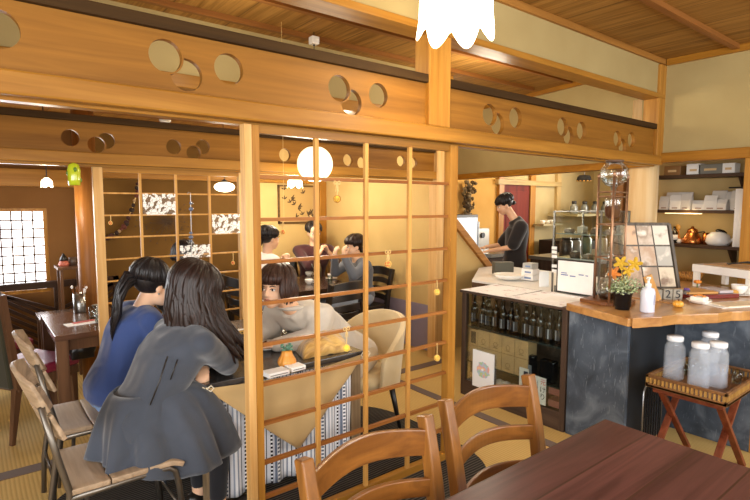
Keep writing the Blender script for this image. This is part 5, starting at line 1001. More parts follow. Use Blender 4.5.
# ============================================================ TRAY ON CROSSED LEGS
RW = wood('reddish_teak', '#5c2a1a', '#8a4a30', 0, .4, .8, .2); RWZ = wood('reddish_teak_leg', '#5c2a1a', '#8a4a30', 2, .4, .8, .2); TW = wood('tray_teak', '#5e4028', '#92683e', 1, .45, .8, .2)
ax0, ax1, ay0, ay1, tz0, tz1 = 3.03, 3.60, .90, 1.31, .505, .575
r = thing('folding_stand', 'crossed-leg reddish wooden stand under the glass jug tray', 'stand', ((ax0+ax1)/2, (ay0+ay1)/2, 0))
for y in (ay0+.06, ay1-.05):
    MB().bar((ax0+.06, y, .50), (ax1-.04, y, .0), .022, .036, up=(0, 1, 0)).build('leg', RWZ, r, bevel=.003); MB().bar((ax1-.06, y+.024, .50), (ax0+.04, y+.024, 0), .022, .036, up=(0, 1, 0)).build('leg', RWZ, r, bevel=.003)
MB().box((ax0+.05, ay0+.03, .465), (ax0+.085, ay1-.02, .505)).build('crossbar', RW, r, bevel=.003); MB().box((ax1-.085, ay0+.03, .465), (ax1-.05, ay1-.02, .505)).build('crossbar', RW, r, bevel=.003); MB().box((ax0+.10, ay0+.06, .07), (ax0+.13, ay1-.03, .10)).build('crossbar', RW, r)
r = thing('serving_tray', 'slatted wooden tray of glass jugs resting on the crossed-leg stand', 'tray', ((ax0+ax1)/2, (ay0+ay1)/2, tz0)); MB().box((ax0, ay0, tz0), (ax1, ay1, tz0+.012)).build('base', TW, r)
mb = MB(); w_ = .016
for z0_, z1_ in ((tz0, tz0+.022), (tz1-.016, tz1)): mb.box((ax0, ay0, z0_), (ax0+w_, ay1, z1_)).box((ax1-w_, ay0, z0_), (ax1, ay1, z1_)).box((ax0, ay0, z0_), (ax1, ay0+w_, z1_)).box((ax0, ay1-w_, z0_), (ax1, ay1, z1_))
mb.build('rim', TW, r, bevel=.002); mb = MB(); k = 0
yy = ay0+.012
while yy < ay1-.01: mb.box((ax0+.003, yy, tz0+.022), (ax0+.012, yy+.011, tz1-.016)).box((ax1-.012, yy, tz0+.022), (ax1-.003, yy+.011, tz1-.016)); yy += .0215
xx = ax0+.012
while xx < ax1-.01: mb.box((xx, ay0+.003, tz0+.022), (xx+.011, ay0+.012, tz1-.016)).box((xx, ay1-.012, tz0+.022), (xx+.011, ay1-.003, tz1-.016)); xx += .0215
mb.build('slats', wood('slat_yellow_teak', '#8a6434', '#c09854', 2, .5), r)
JG_ = NT('ribbed_jug_glass', .12); JG_.col('#dfe8f4'); JG_.p.inputs['Alpha'].default_value = .13; JG_.p.inputs['Coat Weight'].default_value = .5; JG = JG_.m; JW_ = NT('jug_water', .1); JW_.col('#b9c9e0'); JW_.p.inputs['Alpha'].default_value = .15; JL = plain('glass_lid', '#dfe4ea', .2, coat=.3)
def jug(label, x, y, h, w, lidc, first=None):
    if first: return dup(first, label, (x, y, tz0+.0125))
    z = tz0+.0125; r = thing('glass_jug', label, 'jug', (x, y, z), 0, 'glass jugs on the slatted tray'); K = 48; vs = []; fs = []
    prof = [(.9, 0), (1, .008), (1, h*.78), (.98, h*.82), (.90, h*.87), (.84, h*.89), (.86, h*.93), (.82, h*.93), (.80, h*.88), (.93, h*.8), (.95, .01), (0.01, .008)]
    for pr_, z_ in prof:
        for k in range(K): a_ = 2*PI*k/K; sq = (abs(math.cos(a_))**4+abs(math.sin(a_))**4)**(-.25); f_ = (sq if z_ < h*.8 else 1); rb = 1+.04*(k % 2)*(1 if z_ < h*.72 else 0); vs.append((x+w*pr_*f_*rb*math.cos(a_), y+w*pr_*f_*rb*math.sin(a_), z+z_))
    for j in range(len(prof)-1):
        for k in range(K): fs.append((j*K+k, j*K+(k+1) % K, (j+1)*K+(k+1) % K, (j+1)*K+k))
    mb = MB(); mb._add(vs, fs); mb.build('vessel', JG, r); MB().lathe([(0, .010), (w*.90, .010), (w*.93, h*.5), (0, h*.5)], (x, y, z), 24).build('water', JW_.m, r, smooth=True)
    MB().lathe([(w*.92, h*.89), (w*.95, h*.91), (w*.95, h*.985), (w*.88, h), (0, h)], (x, y, z), 28).build('lid', JL, r, smooth=True)
    MB().tube([(x+w*.9, y-w*.3, z+h*.72), (x+w*1.5, y-w*.55, z+h*.70), (x+w*1.55, y-w*.58, z+h*.35), (x+w*.95, y-w*.32, z+h*.22)], .008, 8).build('handle', JG, r, smooth=True); return r
def jp(px_, py_): q = W(px_, py_, Z=tz0+.013); return q.x, q.y
h_ = .262
j0 = jug('glass jug on the tray standing at the lattice side, half full', *jp(673, 379), h_, .047, 0)
jug('glass jug on the tray, the front one of the three standing together', *jp(698, 388), h_, .05, 0, j0); jug('glass jug on the tray, the one behind the front pair', *jp(708, 374), h_, .05, 0, j0); jug('glass jug on the tray, the one nearest the stacked tumblers', *jp(716, 387), h_, .05, 0, j0)
for k in range(5): x, y = 3.40+.065*(k % 3), 1.22-.07*(k//3)-.16*(k == 4); tumbler(['tumbler in the far corner of the slatted tray', 'tumbler on the slatted tray next to the far corner', 'tumbler at the wall side of the slatted tray', 'tumbler behind the jug nearest the tray edge', 'tumbler on its own near the front of the slatted tray'][k], (x, y, tz0+.0125), .028, .075, 0, 'tumblers on the slatted tray')
# black wire stand under the counter
BW = plain('black_wire', '#26262a', .35, .6); SW_ = plain('steel_edge', '#9a9ca0', .3, .9); c0 = Vector((3.22, 1.40, 0)); r = thing('wire_basket', 'dark wire umbrella basket beside the slate corner behind the table', 'basket', tuple(c0)); mb = MB()
for k in range(7): mb.tube([c0+Vector((0.02+.035*k, 0, .02)), c0+Vector((.02+.035*k, 0, .42))], .004, 6); mb.tube([c0+Vector((0, 0, .04+.06*k)), c0+Vector((.26, 0, .04+.06*k))], .003, 6)
mb.build('mesh', BW, r); MB().tube([c0, c0+Vector((0, 0, .40)), c0+Vector((.05, -.0, .45)), c0+Vector((.26, 0, .45)), c0+Vector((.26, 0, 0))], .006, 8).build('rim', SW_, r, smooth=True); MB().box(c0+Vector((0, -.09, 0)), c0+Vector((.27, .02, .012))).build('base', BW, r)
a = Vector((3.62, .93, 0)); 
# ============================================================ KITCHEN FAR SIDE
p = W(467, 200, Y=YK-.06); r = thing('dried_flower_swag', 'hanging bunch of dried brown and grey flowers on the orange wall', 'dried flowers', (p.x, p.y, p.z)); random.seed(5); cl = ['#6a5638', '#4a3a28', '#8a7a5c', '#5c4a2c']
for j in range(4):
    mb = MB()
    for k in range(26):
        f_ = random.random(); q = p+Vector((random.uniform(-.11, .11)*(1.1-.5*f_), random.uniform(-.08, .02), .27-.52*f_)); s_ = random.uniform(.015, .035); mb.ell(q, (s_, s_*.6, s_*random.uniform(.6, 1.6)), (random.uniform(0, 2), random.uniform(0, 2), 0), 8)
        if k % 3 == 0: mb.tube([p+Vector((0, 0, -.1)), q, q+Vector((random.uniform(-.05, .05), 0, random.uniform(.02, .08)))], .004, 5)
    mb.build('blossoms', plain('dried_blossom%d' % j, cl[j], .9), r, smooth=True)
MB().lathe([(.03, -.30), (.06, -.27), (.065, -.20), (.04, -.18)], p, 16).build('basket', plain('grey_basket', '#77664e', .9), r, smooth=True)
a = W(453, 215, Y=4.85); b = W(477.5, 272, Y=4.85); r = thing('glass_door_fridge', 'bright glass-fronted drinks fridge beside the staff member', 'fridge', ((a.x+b.x)/2, 5.0, 0)); x0_, x1_, z1_ = a.x-.05, b.x, a.z
MB().box((x0_, 4.86, 0), (x1_, 5.2, z1_)).build('cabinet', plain('dark_grey_cabinet', '#3a3634', .4), r, bevel=.004); t = NT('lit_fridge_glass', .15); nn = t.sep(); g_ = t.noise(3, detail=1); t.col(t.ramp(g_, [(.35, '#8fa0b4'), (.55, '#eef2f6')])); t.p.inputs['Emission Color'].default_value = lin('#dfe8f4'); t.p.inputs['Emission Strength'].default_value = .45
MB().box((x0_+.03, 4.845, .5), (x1_-.025, 4.859, z1_-.04)).build('lit_door', t.m, r); MB().box((x1_-.02, 4.83, .6), (x1_-.005, 4.86, z1_-.1)).build('handle', STEEL, r); 
a = W(482, 250, Y=4.9); r = thing('steel_coffee_machine', 'steel machine with dark dial between the fridge and the staff member', 'machine', (a.x, 5.0, .85)); MB().box((a.x-.10, 4.9, .85), (a.x+.16, 5.2, 1.2)).build('body', plain('satin_steel', '#a09a90', .35, .7), r, bevel=.008); MB().tube([(a.x, 4.895, 1.1), (a.x, 4.88, 1.1)], .04, 16).build('dial', BLACK, r)
r = thing('kitchen_worktop', 'dim kitchen worktop where the staff member is working', 'worktop', (5.9, 4.9, 0)); MB().box((x1_+.02, 4.62, .80), (6.5, 5.2, .85)).build('top', plain('dull_steel_top', '#7a746a', .35, .5), r); MB().box((x1_+.04, 4.66, 0), (6.48, 5.2, .80)).build('cupboard', CASEW, r)
o = tag(MB().box((7.62, 4.4, 0), (8.5, 5.15, .95)).build('dark_cabinet', plain('near_black_cabinet', '#231d1a', .5), bevel=.006), 'dark cabinet right of the red door', 'cabinet')
# small shelf by the red door & glass-bottle shelf
a = W(541, 224, Y=YK-.2); b = W(560, 226, Y=YK-.2); r = thing('wall_shelf', 'little shelf with white cups right of the red door', 'shelf', ((a.x+b.x)/2, YK-.1, a.z-.03)); MB().box((a.x, YK-.25, a.z-.03), (b.x, YK-.051, a.z)).build('board', plain('pale_shelf', '#a89870', .6), r); 
for k in range(3): q = Vector((a.x+.12+k*.15, YK-.15, a.z)); rr = thing('white_cup', 'small white cup on the little shelf, %s' % ['nearest the red door', 'the middle one', 'farthest from the red door'][k], 'cup', tuple(q), 0, 'cups on the little shelf'); MB().lathe([(.03, 0), (.045, .06), (.04, .06), (.025, .006), (0, .006)], q, 16).build('cup', WHITE, rr, smooth=True)
a = W(572, 214, Y=YK-.5); b = W(622, 214, Y=YK-.5); r = thing('wall_shelf', 'long pale shelf of glass bottles above the cake case', 'shelf', ((a.x+b.x)/2, YK-.3, a.z-.04)); MB().box((a.x, YK-.6, a.z-.04), (b.x+.5, YK-.051, a.z)).build('board', plain('pale_shelf', '#c0b48c', .6), r); 
for k in range(8):
    q = Vector((a.x+.12+k*.17, YK-.45+.08*(k % 2), a.z)); rr = thing('glass_bottle', 'dark-topped glass bottle on the long pale shelf, %s' % (['first from the red door side', 'second from the red door side', 'third', 'fourth', 'fifth', 'sixth', 'seventh', 'last, towards the log pillar'][k]+' in the row' if 1 < k < 7 else ['first from the red door side', 'second from the red door side', '', '', '', '', '', 'last, towards the log pillar'][k]), 'bottle', tuple(q), 0, 'glass bottles on the long pale shelf')
    MB().lathe([(.05, 0), (.055, .01), (.055, .12), (.03, .16), (.025, .18), (0, .18)], q, 16).build('glass_body', plain('smoky_bottle', '#6e706a', .12, coat=.5), rr, smooth=True); MB().lathe([(.032, .17), (.032, .215), (0, .22)], q, 14).build('stopper', BLACK, rr, smooth=True)
# hood lamp
p = W(584, 181, Y=4.6); r = thing('black_shade_lamp', 'small black scalloped hanging lampshade with gold lining in the kitchen', 'lamp', tuple(p)); MB().lathe([(.115, 0), (.112, .03), (.10, .07), (.08, .09), (.02, .10)], p, 24).build('shade', plain('black_shade', '#141110', .85, spec=.15), r, smooth=True, solid=.004); mb = MB(); [mb.ell(p+Vector((.10*math.cos(k*PI/6), .10*math.sin(k*PI/6), .003)), (.022, .022, .012), seg=8) for k in range(12)]; mb.build('gold_trim', plain('gold_trim', '#c8964a', .3, .6), r, smooth=True); MB().tube([p+Vector((0, 0, .10)), (p.x, p.y, 2.5)], .004, 6).build('cord', BLACK, r)
# clutter in the glass kitchen window: back counter with machines
r = thing('back_counter', 'back kitchen counter with steel edge behind the cake case', 'counter', (6.4, 3.6, 0)); MB().box((5.6, 3.3, .0), (8.8, 3.9, .86)).build('body', CASEW, r); MB().box((5.58, 3.28, .86), (8.82, 3.92, .90)).build('worktop', plain('dull_steel_top', '#7a746a', .35, .5), r)
random.seed(11); KC = ['#3a3633', '#8a8c8e', '#5a6a5a', '#c8c4bc', '#6a4a34', '#2a2c30']
for k in range(9):
    x = 5.75+k*.30; w_ = random.uniform(.05, .11); hh = random.uniform(.12, .34); rr = thing('kitchen_canister', 'canister or jar on the back kitchen counter, %s' % ['nearest the staff member', 'second from the staff member', 'third from the staff member', 'fourth from the staff member', 'the middle one', 'fourth from the pillar', 'third from the pillar', 'second from the pillar', 'nearest the pillar'][k], 'canister', (x, 3.5, .90), 0, 'canisters on the back kitchen counter')
    MB().lathe([(w_*.9, 0), (w_, .01), (w_, hh*.8), (w_*.7, hh*.88), (w_*.7, hh*.9), (0, hh*.9)], (x, 3.5+.1*math.sin(k), .90), 20).build('body', plain('canister%d' % (k % 6), KC[k % 6], .3, .2), rr, smooth=True); MB().lathe([(w_*.72, hh*.89), (w_*.72, hh), (0, hh)], (x, 3.5+.1*math.sin(k), .90), 20).build('lid', BLACK, rr, smooth=True)
# ============================================================ PEOPLE
def V(*a): return Vector(a)
def hframe(face, roll=0):
    F = Vector(face).normalized(); R = F.cross(V(0, 0, 1)).normalized(); U = R.cross(F)
    if roll: q = Matrix.Rotation(roll, 3, F); R = q @ R; U = q @ U
    return R, F, U
SKIN = NT('skin', .5, spec=.4); nn = SKIN.noise(6, detail=2); SKIN.col(SKIN.ramp(nn, [(.35, '#e0b08c'), (.7, '#eec3a2')])); SKIN.p.inputs['Subsurface Weight'].default_value = .08; SKIN.p.inputs['Subsurface Radius'].default_value = (.02, .008, .004); SKIN = SKIN.m
EYEW = plain('eye_white', '#ece6e0', .2); IRIS = plain('dark_iris', '#1c120e', .1); LIP = plain('lip', '#b8625c', .4); BROW = plain('brow_hair', '#2a1d18', .8)
def hairmat(name, a, b):
    t = NT(name, .40, spec=.32); n = t.noise(1, t.mapped((160, 160, 14)), 3); t.col(t.ramp(n, [(.3, a), (.75, b)])); t.bump(n, .35, .002); return t.m
H_BR = hairmat('dark_brown_hair', '#150d0a', '#33211a'); H_BK = hairmat('black_hair', '#100d0d', '#2a2424'); H_CB = hairmat('chestnut_hair', '#241511', '#4c3226')
def add_head(mb, c, fr, s=1):
    R, F, U = fr; M = Matrix((R, F, U)).transposed()
    def e(p, r, rot=None): mb.ell(c+M @ (V(*p)*s), tuple(x*s for x in r), M @ (Euler(rot).to_matrix() if rot else Matrix.Identity(3)), 16)
    e((0, -.012, .035), (.074, .090, .082)); e((0, .022, -.028), (.060, .066, .074)); e((0, .045, -.075), (.033, .036, .030)); e((.033, .040, -.030), (.026, .034, .030)); e((-.033, .040, -.030), (.026, .034, .030)); e((0, .060, .035), (.048, .024, .028))
    for q in (-1, 1): e((q*.074, -.010, -.012), (.009, .018, .030), (0, q*.15, 0))
    P_ = lambda p: c+M @ (V(*p)*s)
    mb.cone(P_((0, .084, .012)), P_((0, .101, -.022)), .007*s, .011*s, 10); e((.009, .092, -.026), (.007, .009, .006)); e((-.009, .092, -.026), (.007, .009, .006)); e((0, .080, -.052), (.022, .011, .009))
def face_bits(root, c, fr, s=1):
    R, F, U = fr; M = Matrix((R, F, U)).transposed(); P_ = lambda x, y, z: c+M @ (V(x, y, z)*s)
    m4 = MB()
    for q in (-1, 1):
        MB().ell(P_(q*.031, .0745, .006), (.0135*s, .010*s, .0072*s), M, 12).build('eye', EYEW, root, smooth=True); MB().ell(P_(q*.031, .0825, .006), (.0062*s, .0032*s, .0065*s), M, 12).build('iris', IRIS, root, smooth=True)
        MB().tube([P_(q*.016, .088, .024), P_(q*.032, .088, .030), P_(q*.048, .076, .025)], [.0022*s, .003*s, .0014*s], 7).build('eyebrow', BROW, root, smooth=True); MB().tube([P_(q*.017, .0835, .010), P_(q*.031, .0865, .0145), P_(q*.045, .075, .010)], .0016*s, 6).build('eyelash', BROW, root, smooth=True)
    m4.tube([P_(-.020, .083, -.050), P_(-.008, .0925, -.047), P_(0, .0925, -.049), P_(.008, .0925, -.047), P_(.020, .083, -.050)], [.001*s, .003*s, .003*s, .003*s, .001*s], 8); m4.tube([P_(-.015, .086, -.054), P_(0, .0925, -.057), P_(.015, .086, -.054)], [.0012*s, .0042*s, .0012*s], 8)
    m4.build('mouth', LIP, root, smooth=True)
def add_hand(mb, w, d, n, curl=.5, s=1, side=1):
    d = Vector(d).normalized(); n = Vector(n); n = (n-d*n.dot(d)).normalized(); x = d.cross(n)*side
    mb.ell(w+d*.045*s, (.036*s, .050*s, .014*s), Matrix((x, d, n)).transposed(), 12)
    for k, (o_, L_) in enumerate(((-.028, .070), (-.010, .078), (.009, .073), (.026, .058))):
        k0 = w+d*(.080-.004*abs(k-1))*s+x*o_*s; p = k0; a_ = curl*.5; mb.cone(w+d*.03*s+x*o_*.6*s, k0, .0105*s, .0098*s, 8)
        for j, f_ in enumerate((.45, .32, .23)):
            dd = (d*math.cos(a_)+n*math.sin(a_)+x*(o_*.8)).normalized(); q = p+dd*L_*f_*s; mb.cone(p, q, (.0092-.0008*j)*s, (.0086-.0010*j)*s, 8); p = q; a_ += curl*.9
    t0 = w+d*.018*s-x*.024*s; t1 = t0+(d*.55-x*.75+n*.25).normalized()*.036*s; t2 = t1+(d*.85-x*.25+n*.4).normalized()*.028*s; t3 = t2+(d*.9+n*.35+x*.1).normalized()*.022*s
    mb.cone(t0, t1, .013*s, .011*s, 8); mb.cone(t1, t2, .0105*s, .009*s, 8); mb.cone(t2, t3, .009*s, .0075*s, 8)
def caps(mb, pts, rs):
    for i in range(len(pts)-1): mb.cone(pts[i], pts[i+1], rs[i], rs[i+1])
def person(label, J, face, hands=None, roll=0, s=1, top=None, sleeve=1.0, top_r=1.0, bottom=None, voxel=.009, group=None, neckline=0, puff=0, shoes=None, hem=.0, bw=1):
    r = thing('person', label, 'person', (J['hip'].x, J['hip'].y, 0), 0, group); fr = hframe(face, roll); mb = MB()
    hip, chest, neck, head = J['hip'], J['chest'], J['neck'], J['head']; ax = (J['sh'][1]-J['sh'][0]).normalized(); waist = hip.lerp(chest, .48)
    def torso(mb, g, top_=True):
        b_ = (neck-chest); shc = (J['sh'][0]+J['sh'][1])/2; hw = (J['sh'][1]-J['sh'][0]).length/2
        secs = [(hip-(waist-hip).normalized()*.09*s, .06, .05), (hip-(waist-hip).normalized()*.06*s, .135, .10), (hip, .168, .122), (hip.lerp(waist, .5), .158, .112), (waist, .138, .098), (waist.lerp(chest, .5), .146, .104), (chest, hw*.90, .112), (chest.lerp(shc, .5), hw*.97, .105), (shc, hw*.92, .082), (shc.lerp(neck, .5), hw*.58, .064), (neck, .052, .054)]
        vs = []; fs = []; K = 28; n_ = len(secs)
        for i, (c_, a_, d_) in enumerate(secs):
            tg = (secs[min(i+1, n_-1)][0]-secs[max(i-1, 0)][0]).normalized(); q_ = tg.cross(ax).normalized()
            for k in range(K):
                t_ = 2*PI*k/K; cs, sn = math.cos(t_), math.sin(t_); e_ = .86; vs.append(c_+ax*math.copysign(abs(cs)**e_, cs)*(a_+g)*s+q_*math.copysign(abs(sn)**e_, sn)*(d_+g)*s)
        for i in range(n_-1):
            for k in range(K): fs.append((i*K+k, i*K+(k+1) % K, (i+1)*K+(k+1) % K, (i+1)*K+k))
        fs += [tuple(range(K))[::-1], tuple((n_-1)*K+k for k in range(K))]; mb._add(vs, fs)
        for f_ in (0, 1): mb.cone(shc.lerp(J['sh'][f_], .55), J['sh'][f_], (.062+g)*s, (.050+g)*s)
    torso(mb, -.010); mb.cone(neck-(head-neck)*.25, head+fr[1]*-.022*s-fr[2]*.03*s, .052*s, .048*s); add_head(mb, head, fr, s)
    for i in (0, 1):
        caps(mb, [J['sh'][i], J['el'][i], J['wr'][i]], [.044*s, .036*s, .025*s]) if True else None
        if hands and hands[i]: add_hand(mb, J['wr'][i], *hands[i][:2], curl=hands[i][2], s=s*.98, side=hands[i][3] if len(hands[i]) > 3 else (1 if i else -1))
        caps(mb, [J['hp'][i], J['kn'][i], J['an'][i]], [.078*s, .055*s, .038*s]); fd = Vector((face[0], face[1], 0)).normalized(); mb.cone(J['an'][i]-V(0, 0, .03)*s, J['an'][i]-V(0, 0, .035)*s+fd*.13*s, .036*s, .028*s)
    mb.build('body', SKIN, r, remesh=voxel, sm=3)
    if top:
        mb = MB(); torso(mb, .010*top_r); 
        for i in (0, 1):
            e, w, sh = J['el'][i], J['wr'][i], J['sh'][i]
            if sleeve <= .5: mb.cone(sh, sh.lerp(e, sleeve*2), (.058+.01*top_r)*s, (.052+.010*top_r)*s)
            else:
                w2 = e.lerp(w, (sleeve-.5)*2); mb.cone(sh, e, (.052+.008*top_r)*s+puff*.3, (.044+.008*top_r)*s+puff); mb.cone(e, w2, (.044+.008*top_r)*s+puff, (.034+.004*top_r)*s)
        mb.build('top', top, r, remesh=voxel*1.15, sm=6)
    if bottom:
        mb = MB()
        for i in (0, 1): caps(mb, [hip.lerp(J['hp'][i], .8), J['hp'][i], J['kn'][i], J['an'][i]+V(0, 0, .05)], [.115*s*bw, .098*s*bw, .072*s*bw, .052*s*bw])
        mb.build('trousers', bottom, r, remesh=voxel*1.2, sm=4)
    if shoes:
        for i in (0, 1): fd = Vector((face[0], face[1], 0)).normalized(); mb = MB(); mb.cone(J['an'][i]-V(0, 0, .035)*s-fd*.03, J['an'][i]-V(0, 0, .040)*s+fd*.15*s, .045*s, .036*s); mb.build('shoe', shoes, r, remesh=.012, sm=3)
    face_bits(r, head, fr, s); return r, fr
def locks(root, c, fr, mat, n=120, length=.12, open_a=52, bangs=True, drift=V(0, 0, 0), s=1, r0=.012, gather=0, name='hair', seed=1, stop=0, wav=.006):
    """a cap of hair with locks combed over it; below the ears they hang"""
    R, F, U = fr; M = Matrix((R, F, U)).transposed(); rnd = random.Random(seed); mb = MB()
    oc = c+M @ (V(0, -.018, .032)*s); mb2 = MB(); mb2.ell(oc+M @ (V(0, -.012, .008)*s), (.083*s, .094*s, .088*s), M, 24); cap = mb2.build(name, mat, root, smooth=True)
    for k in range(n):
        a_ = (k+rnd.random()*.8)/n*2*PI; fa = abs((a_+PI) % (2*PI)-PI); deg = math.degrees(fa)   # 0 = forward
        front = deg < open_a
        if front and not bangs: 
            if rnd.random() < .5: continue
        lay = rnd.uniform(.98, 1.06); pts = []; ends = -8 if not front else (18 if bangs else 48)
        part = V(rnd.uniform(-.01, .01), -.02, 0)
        for e_ in range(86, ends-1, -13):
            er = math.radians(e_); p = V(math.sin(a_)*math.cos(er)*.090, math.cos(a_)*math.cos(er)*.108, math.sin(er)*.096)*lay*s+part*math.sin(er)*s; pts.append(oc+M @ p)
        if front and bangs:
            q = pts[-1]; pts += [q-U*.018*s+F*.004*s, q-U*.036*s]
        if not front and not stop:
            q = pts[-1]; L_ = length*rnd.uniform(.8, 1.08); out = (q-oc); out.z = 0; out = out.normalized() if out.length > 1e-4 else V(0, 0, 0); m_ = max(3, int(L_/.04)); dm = rnd.uniform(.0, 1.25)
            for j in range(1, m_+1):
                f_ = j/m_; pts.append(q+V(0, 0, -L_*f_)+drift*f_*f_*dm+out*(.012*math.sin(f_*PI)-gather*f_)*s+V(rnd.uniform(-1, 1), rnd.uniform(-1, 1), 0)*wav)
        rs = [r0*s*(.5+.7*math.sin(min(1, (i+1)/3)*PI/2))*(1 if i < len(pts)-2 else (.6 if i == len(pts)-2 else .15)) for i in range(len(pts))]
        mb.tube(pts, rs, 7)
    mb.build('hair_locks', mat, cap, smooth=True); return cap
def seatJ(hip, chest, neck, head, face, shw=.185, els=None, wrs=None, knee_h=.50, thigh=.40, ank=None):
    f = Vector((face[0], face[1], 0)).normalized(); rt = V(f.y, -f.x, 0)   # person's right
    J = dict(hip=hip, chest=chest, neck=neck, head=head); shc = neck.lerp(chest, .28)
    J['sh'] = [shc+rt*shw, shc-rt*shw]; J['hp'] = [hip+rt*.09+V(0, 0, -.01), hip-rt*.09+V(0, 0, -.01)]
    J['kn'] = [Vector((p.x, p.y, knee_h))+f*thigh for p in J['hp']]; J['an'] = [Vector((p.x, p.y, .09))-f*.02 for p in J['kn']]
    J['el'] = els or [p+V(0, 0, -.24)+f*.05 for p in J['sh']]; J['wr'] = wrs or [p+f*.22+V(0, 0, .02) for p in J['el']]
    return J
# ---- woman in the dark grey dress
DRESS = fabric('charcoal_dress', '#454a54', c2='#3a3f48', sheen=.35, fold=1)
hd = W(197, 294, Y=2.46); nk = V(.80, 2.42, .965)
J = seatJ(V(.535, 2.385, .575), V(.69, 2.41, .83), nk, hd, (1, .15, -.45), .175, els=[V(.965, 2.385, .765), V(.97, 2.66, .77)], wrs=[V(1.03, 2.60, .765), V(.875, 2.475, .755)], knee_h=.50, thigh=.36)
p1, fr = person('woman in a charcoal grey dress with long loose dark hair, back to the camera', J, (1, .15, -.45), hands=[((.2, 1, -.1), (0, 0, -1), .5), ((-.35, -.9, -.15), (0, 0, -1), .7)], roll=.12, top=DRESS, sleeve=1., top_r=1.5, bottom=fabric('dark_tights', '#26262a'), shoes=BLACK, bw=.84)
locks(p1, hd, fr, H_BR, 260, .32, 50, True, V(.13, -.03, 0), 1.12, .0135, -.02, seed=4)
def skirt(u, v):
    a_ = 2*PI*u; w0 = V(.60, 2.395, .74); q = V(math.cos(a_), math.sin(a_), 0); fold = math.sin(a_*9+.9*math.sin(a_*3))+.35*math.sin(a_*17)
    rx = .145+.150*v**.7; ry = .125+.10*v**.6; c_ = w0.lerp(V(.685, 2.365, .385), v); z = .73-.345*v**(1+1.1*max(0, q.x))
    rr = 1+.10*fold*v**.8
    return V(c_.x+rx*q.x*rr-.03*v*(q.x < 0), c_.y+ry*q.y*rr, z+.085*v*max(0, -q.x)+.006*fold*v)
MB().sheet(skirt, 132, 18).build('skirt', DRESS, p1, smooth=True, solid=.004)
mb = MB(); mb.tube([V(.64, 2.235, .90), V(.60, 2.225, .80), V(.56, 2.222, .71)], .0035, 7).tube([V(.68, 2.232, .88), V(.645, 2.222, .80)], .003, 7).build('sash_cord', BLACK, p1, smooth=True)
# ---- woman in blue
BLUE = fabric('blue_sweater', '#3d4f80', c2='#344470', fold=1); DENIM = fabric('light_denim', '#7f9cc4', c2='#6a88b4')
hd = W(156, 286, Y=2.95); J = seatJ(V(.56, 2.98, .55), V(.67, 3.0, .83), V(.735, 3.0, .97), hd, (1, .1, -.25), .165, els=[V(.80, 2.86, .76), V(.86, 3.24, .78)], wrs=[V(1.0, 2.92, .74), V(1.02, 3.16, .74)], thigh=.36)
p2, fr = person('woman in a blue sweater with a dark ponytail, seated left of the long-haired woman', J, (1, .1, -.25), hands=[((.9, .3, 0), (0, 0, -1), .5), ((.9, -.3, 0), (0, 0, -1), .5)], top=BLUE, top_r=1.6, bottom=DENIM, shoes=BLACK)
cap = locks(p2, hd, fr, H_BK, 120, .1, 60, False, V(0, 0, 0), 1.08, .012, 0, stop=1, seed=2)
R_, F_, U_ = fr; tb = hd-F_*.105+U_*.035; rnd = random.Random(9); mb = MB()
for k in range(70):
    a_ = rnd.uniform(0, 2*PI); rr = rnd.uniform(0, .046); o_ = V(0, math.cos(a_), math.sin(a_))*rr; pts = [tb+F_*.05+o_*.7, tb+o_*.5, tb-F_*.06+V(0, 0, -.03)+o_*1.1, tb-F_*.10+V(0, 0, -.11)+o_*1.3+V(rnd.uniform(-.01, .01), 0, 0), tb-F_*.115+V(0, 0, -.20)+o_*1.1+V(rnd.uniform(-.015, .015), 0, 0), tb-F_*.15+V(0, 0, -.29-rnd.uniform(0, .06))+o_*.7]
    mb.tube(pts, [.008, .009, .011, .010, .008, .002], 6)
mb.build('ponytail', H_BK, p2, smooth=True); MB().tube([tb+V(0, math.cos(t_), math.sin(t_))*.021 for t_ in [2*PI*i/16 for i in range(16)]], .006, 8, closed=True).build('hair_band', plain('beige_band', '#c8b090', .6), p2, smooth=True)
mb = MB(); mb.ell(hd+R_*.079+U_*-.035+F_*-.008, .005, seg=10); mb.build('earring', STEEL, p2, smooth=True)
# ---- woman opposite, beige blouse, bob
BEI = fabric('greige_blouse', '#d2c9ba', c2='#c0b6a8', sheen=.3, fold=1)
hd = W(275, 289, Y=2.64); face = (-.86, -.56, .02)
J = seatJ(V(1.98, 2.76, .55), V(1.70, 2.73, .78), V(hd.x+.12, hd.y+.035, hd.z-.125), hd, face, .165, els=[V(1.46, 2.90, .755), V(1.56, 2.545, .765)], wrs=[V(1.28, 2.84, .745), V(1.35, 2.62, .745)], thigh=.34)
J['an'] = [V(1.70, 2.9, .09), V(1.70, 2.72, .09)]
p3, fr = person('woman with a chin-length bob in a pale greige blouse, leaning over the table', J, face, hands=[((-.9, -.2, 0), (0, 0, -1), .5), ((-.9, .25, 0), (0, 0, -1), .5)], top=BEI, top_r=1.6, puff=.016, voxel=.008, bottom=fabric('beige_skirt', '#b8a88e'), shoes=BLACK)
locks(p3, hd, fr, H_CB, 150, .10, 50, True, V(0, 0, 0), 1.06, .0115, .004, seed=6, wav=.003)
MB().lathe([(.062, -.01), (.075, -.004), (.085, .004), (.07, .012)], tuple(J['neck']), 24).build('collar', BEI, p3, smooth=True, solid=.004)
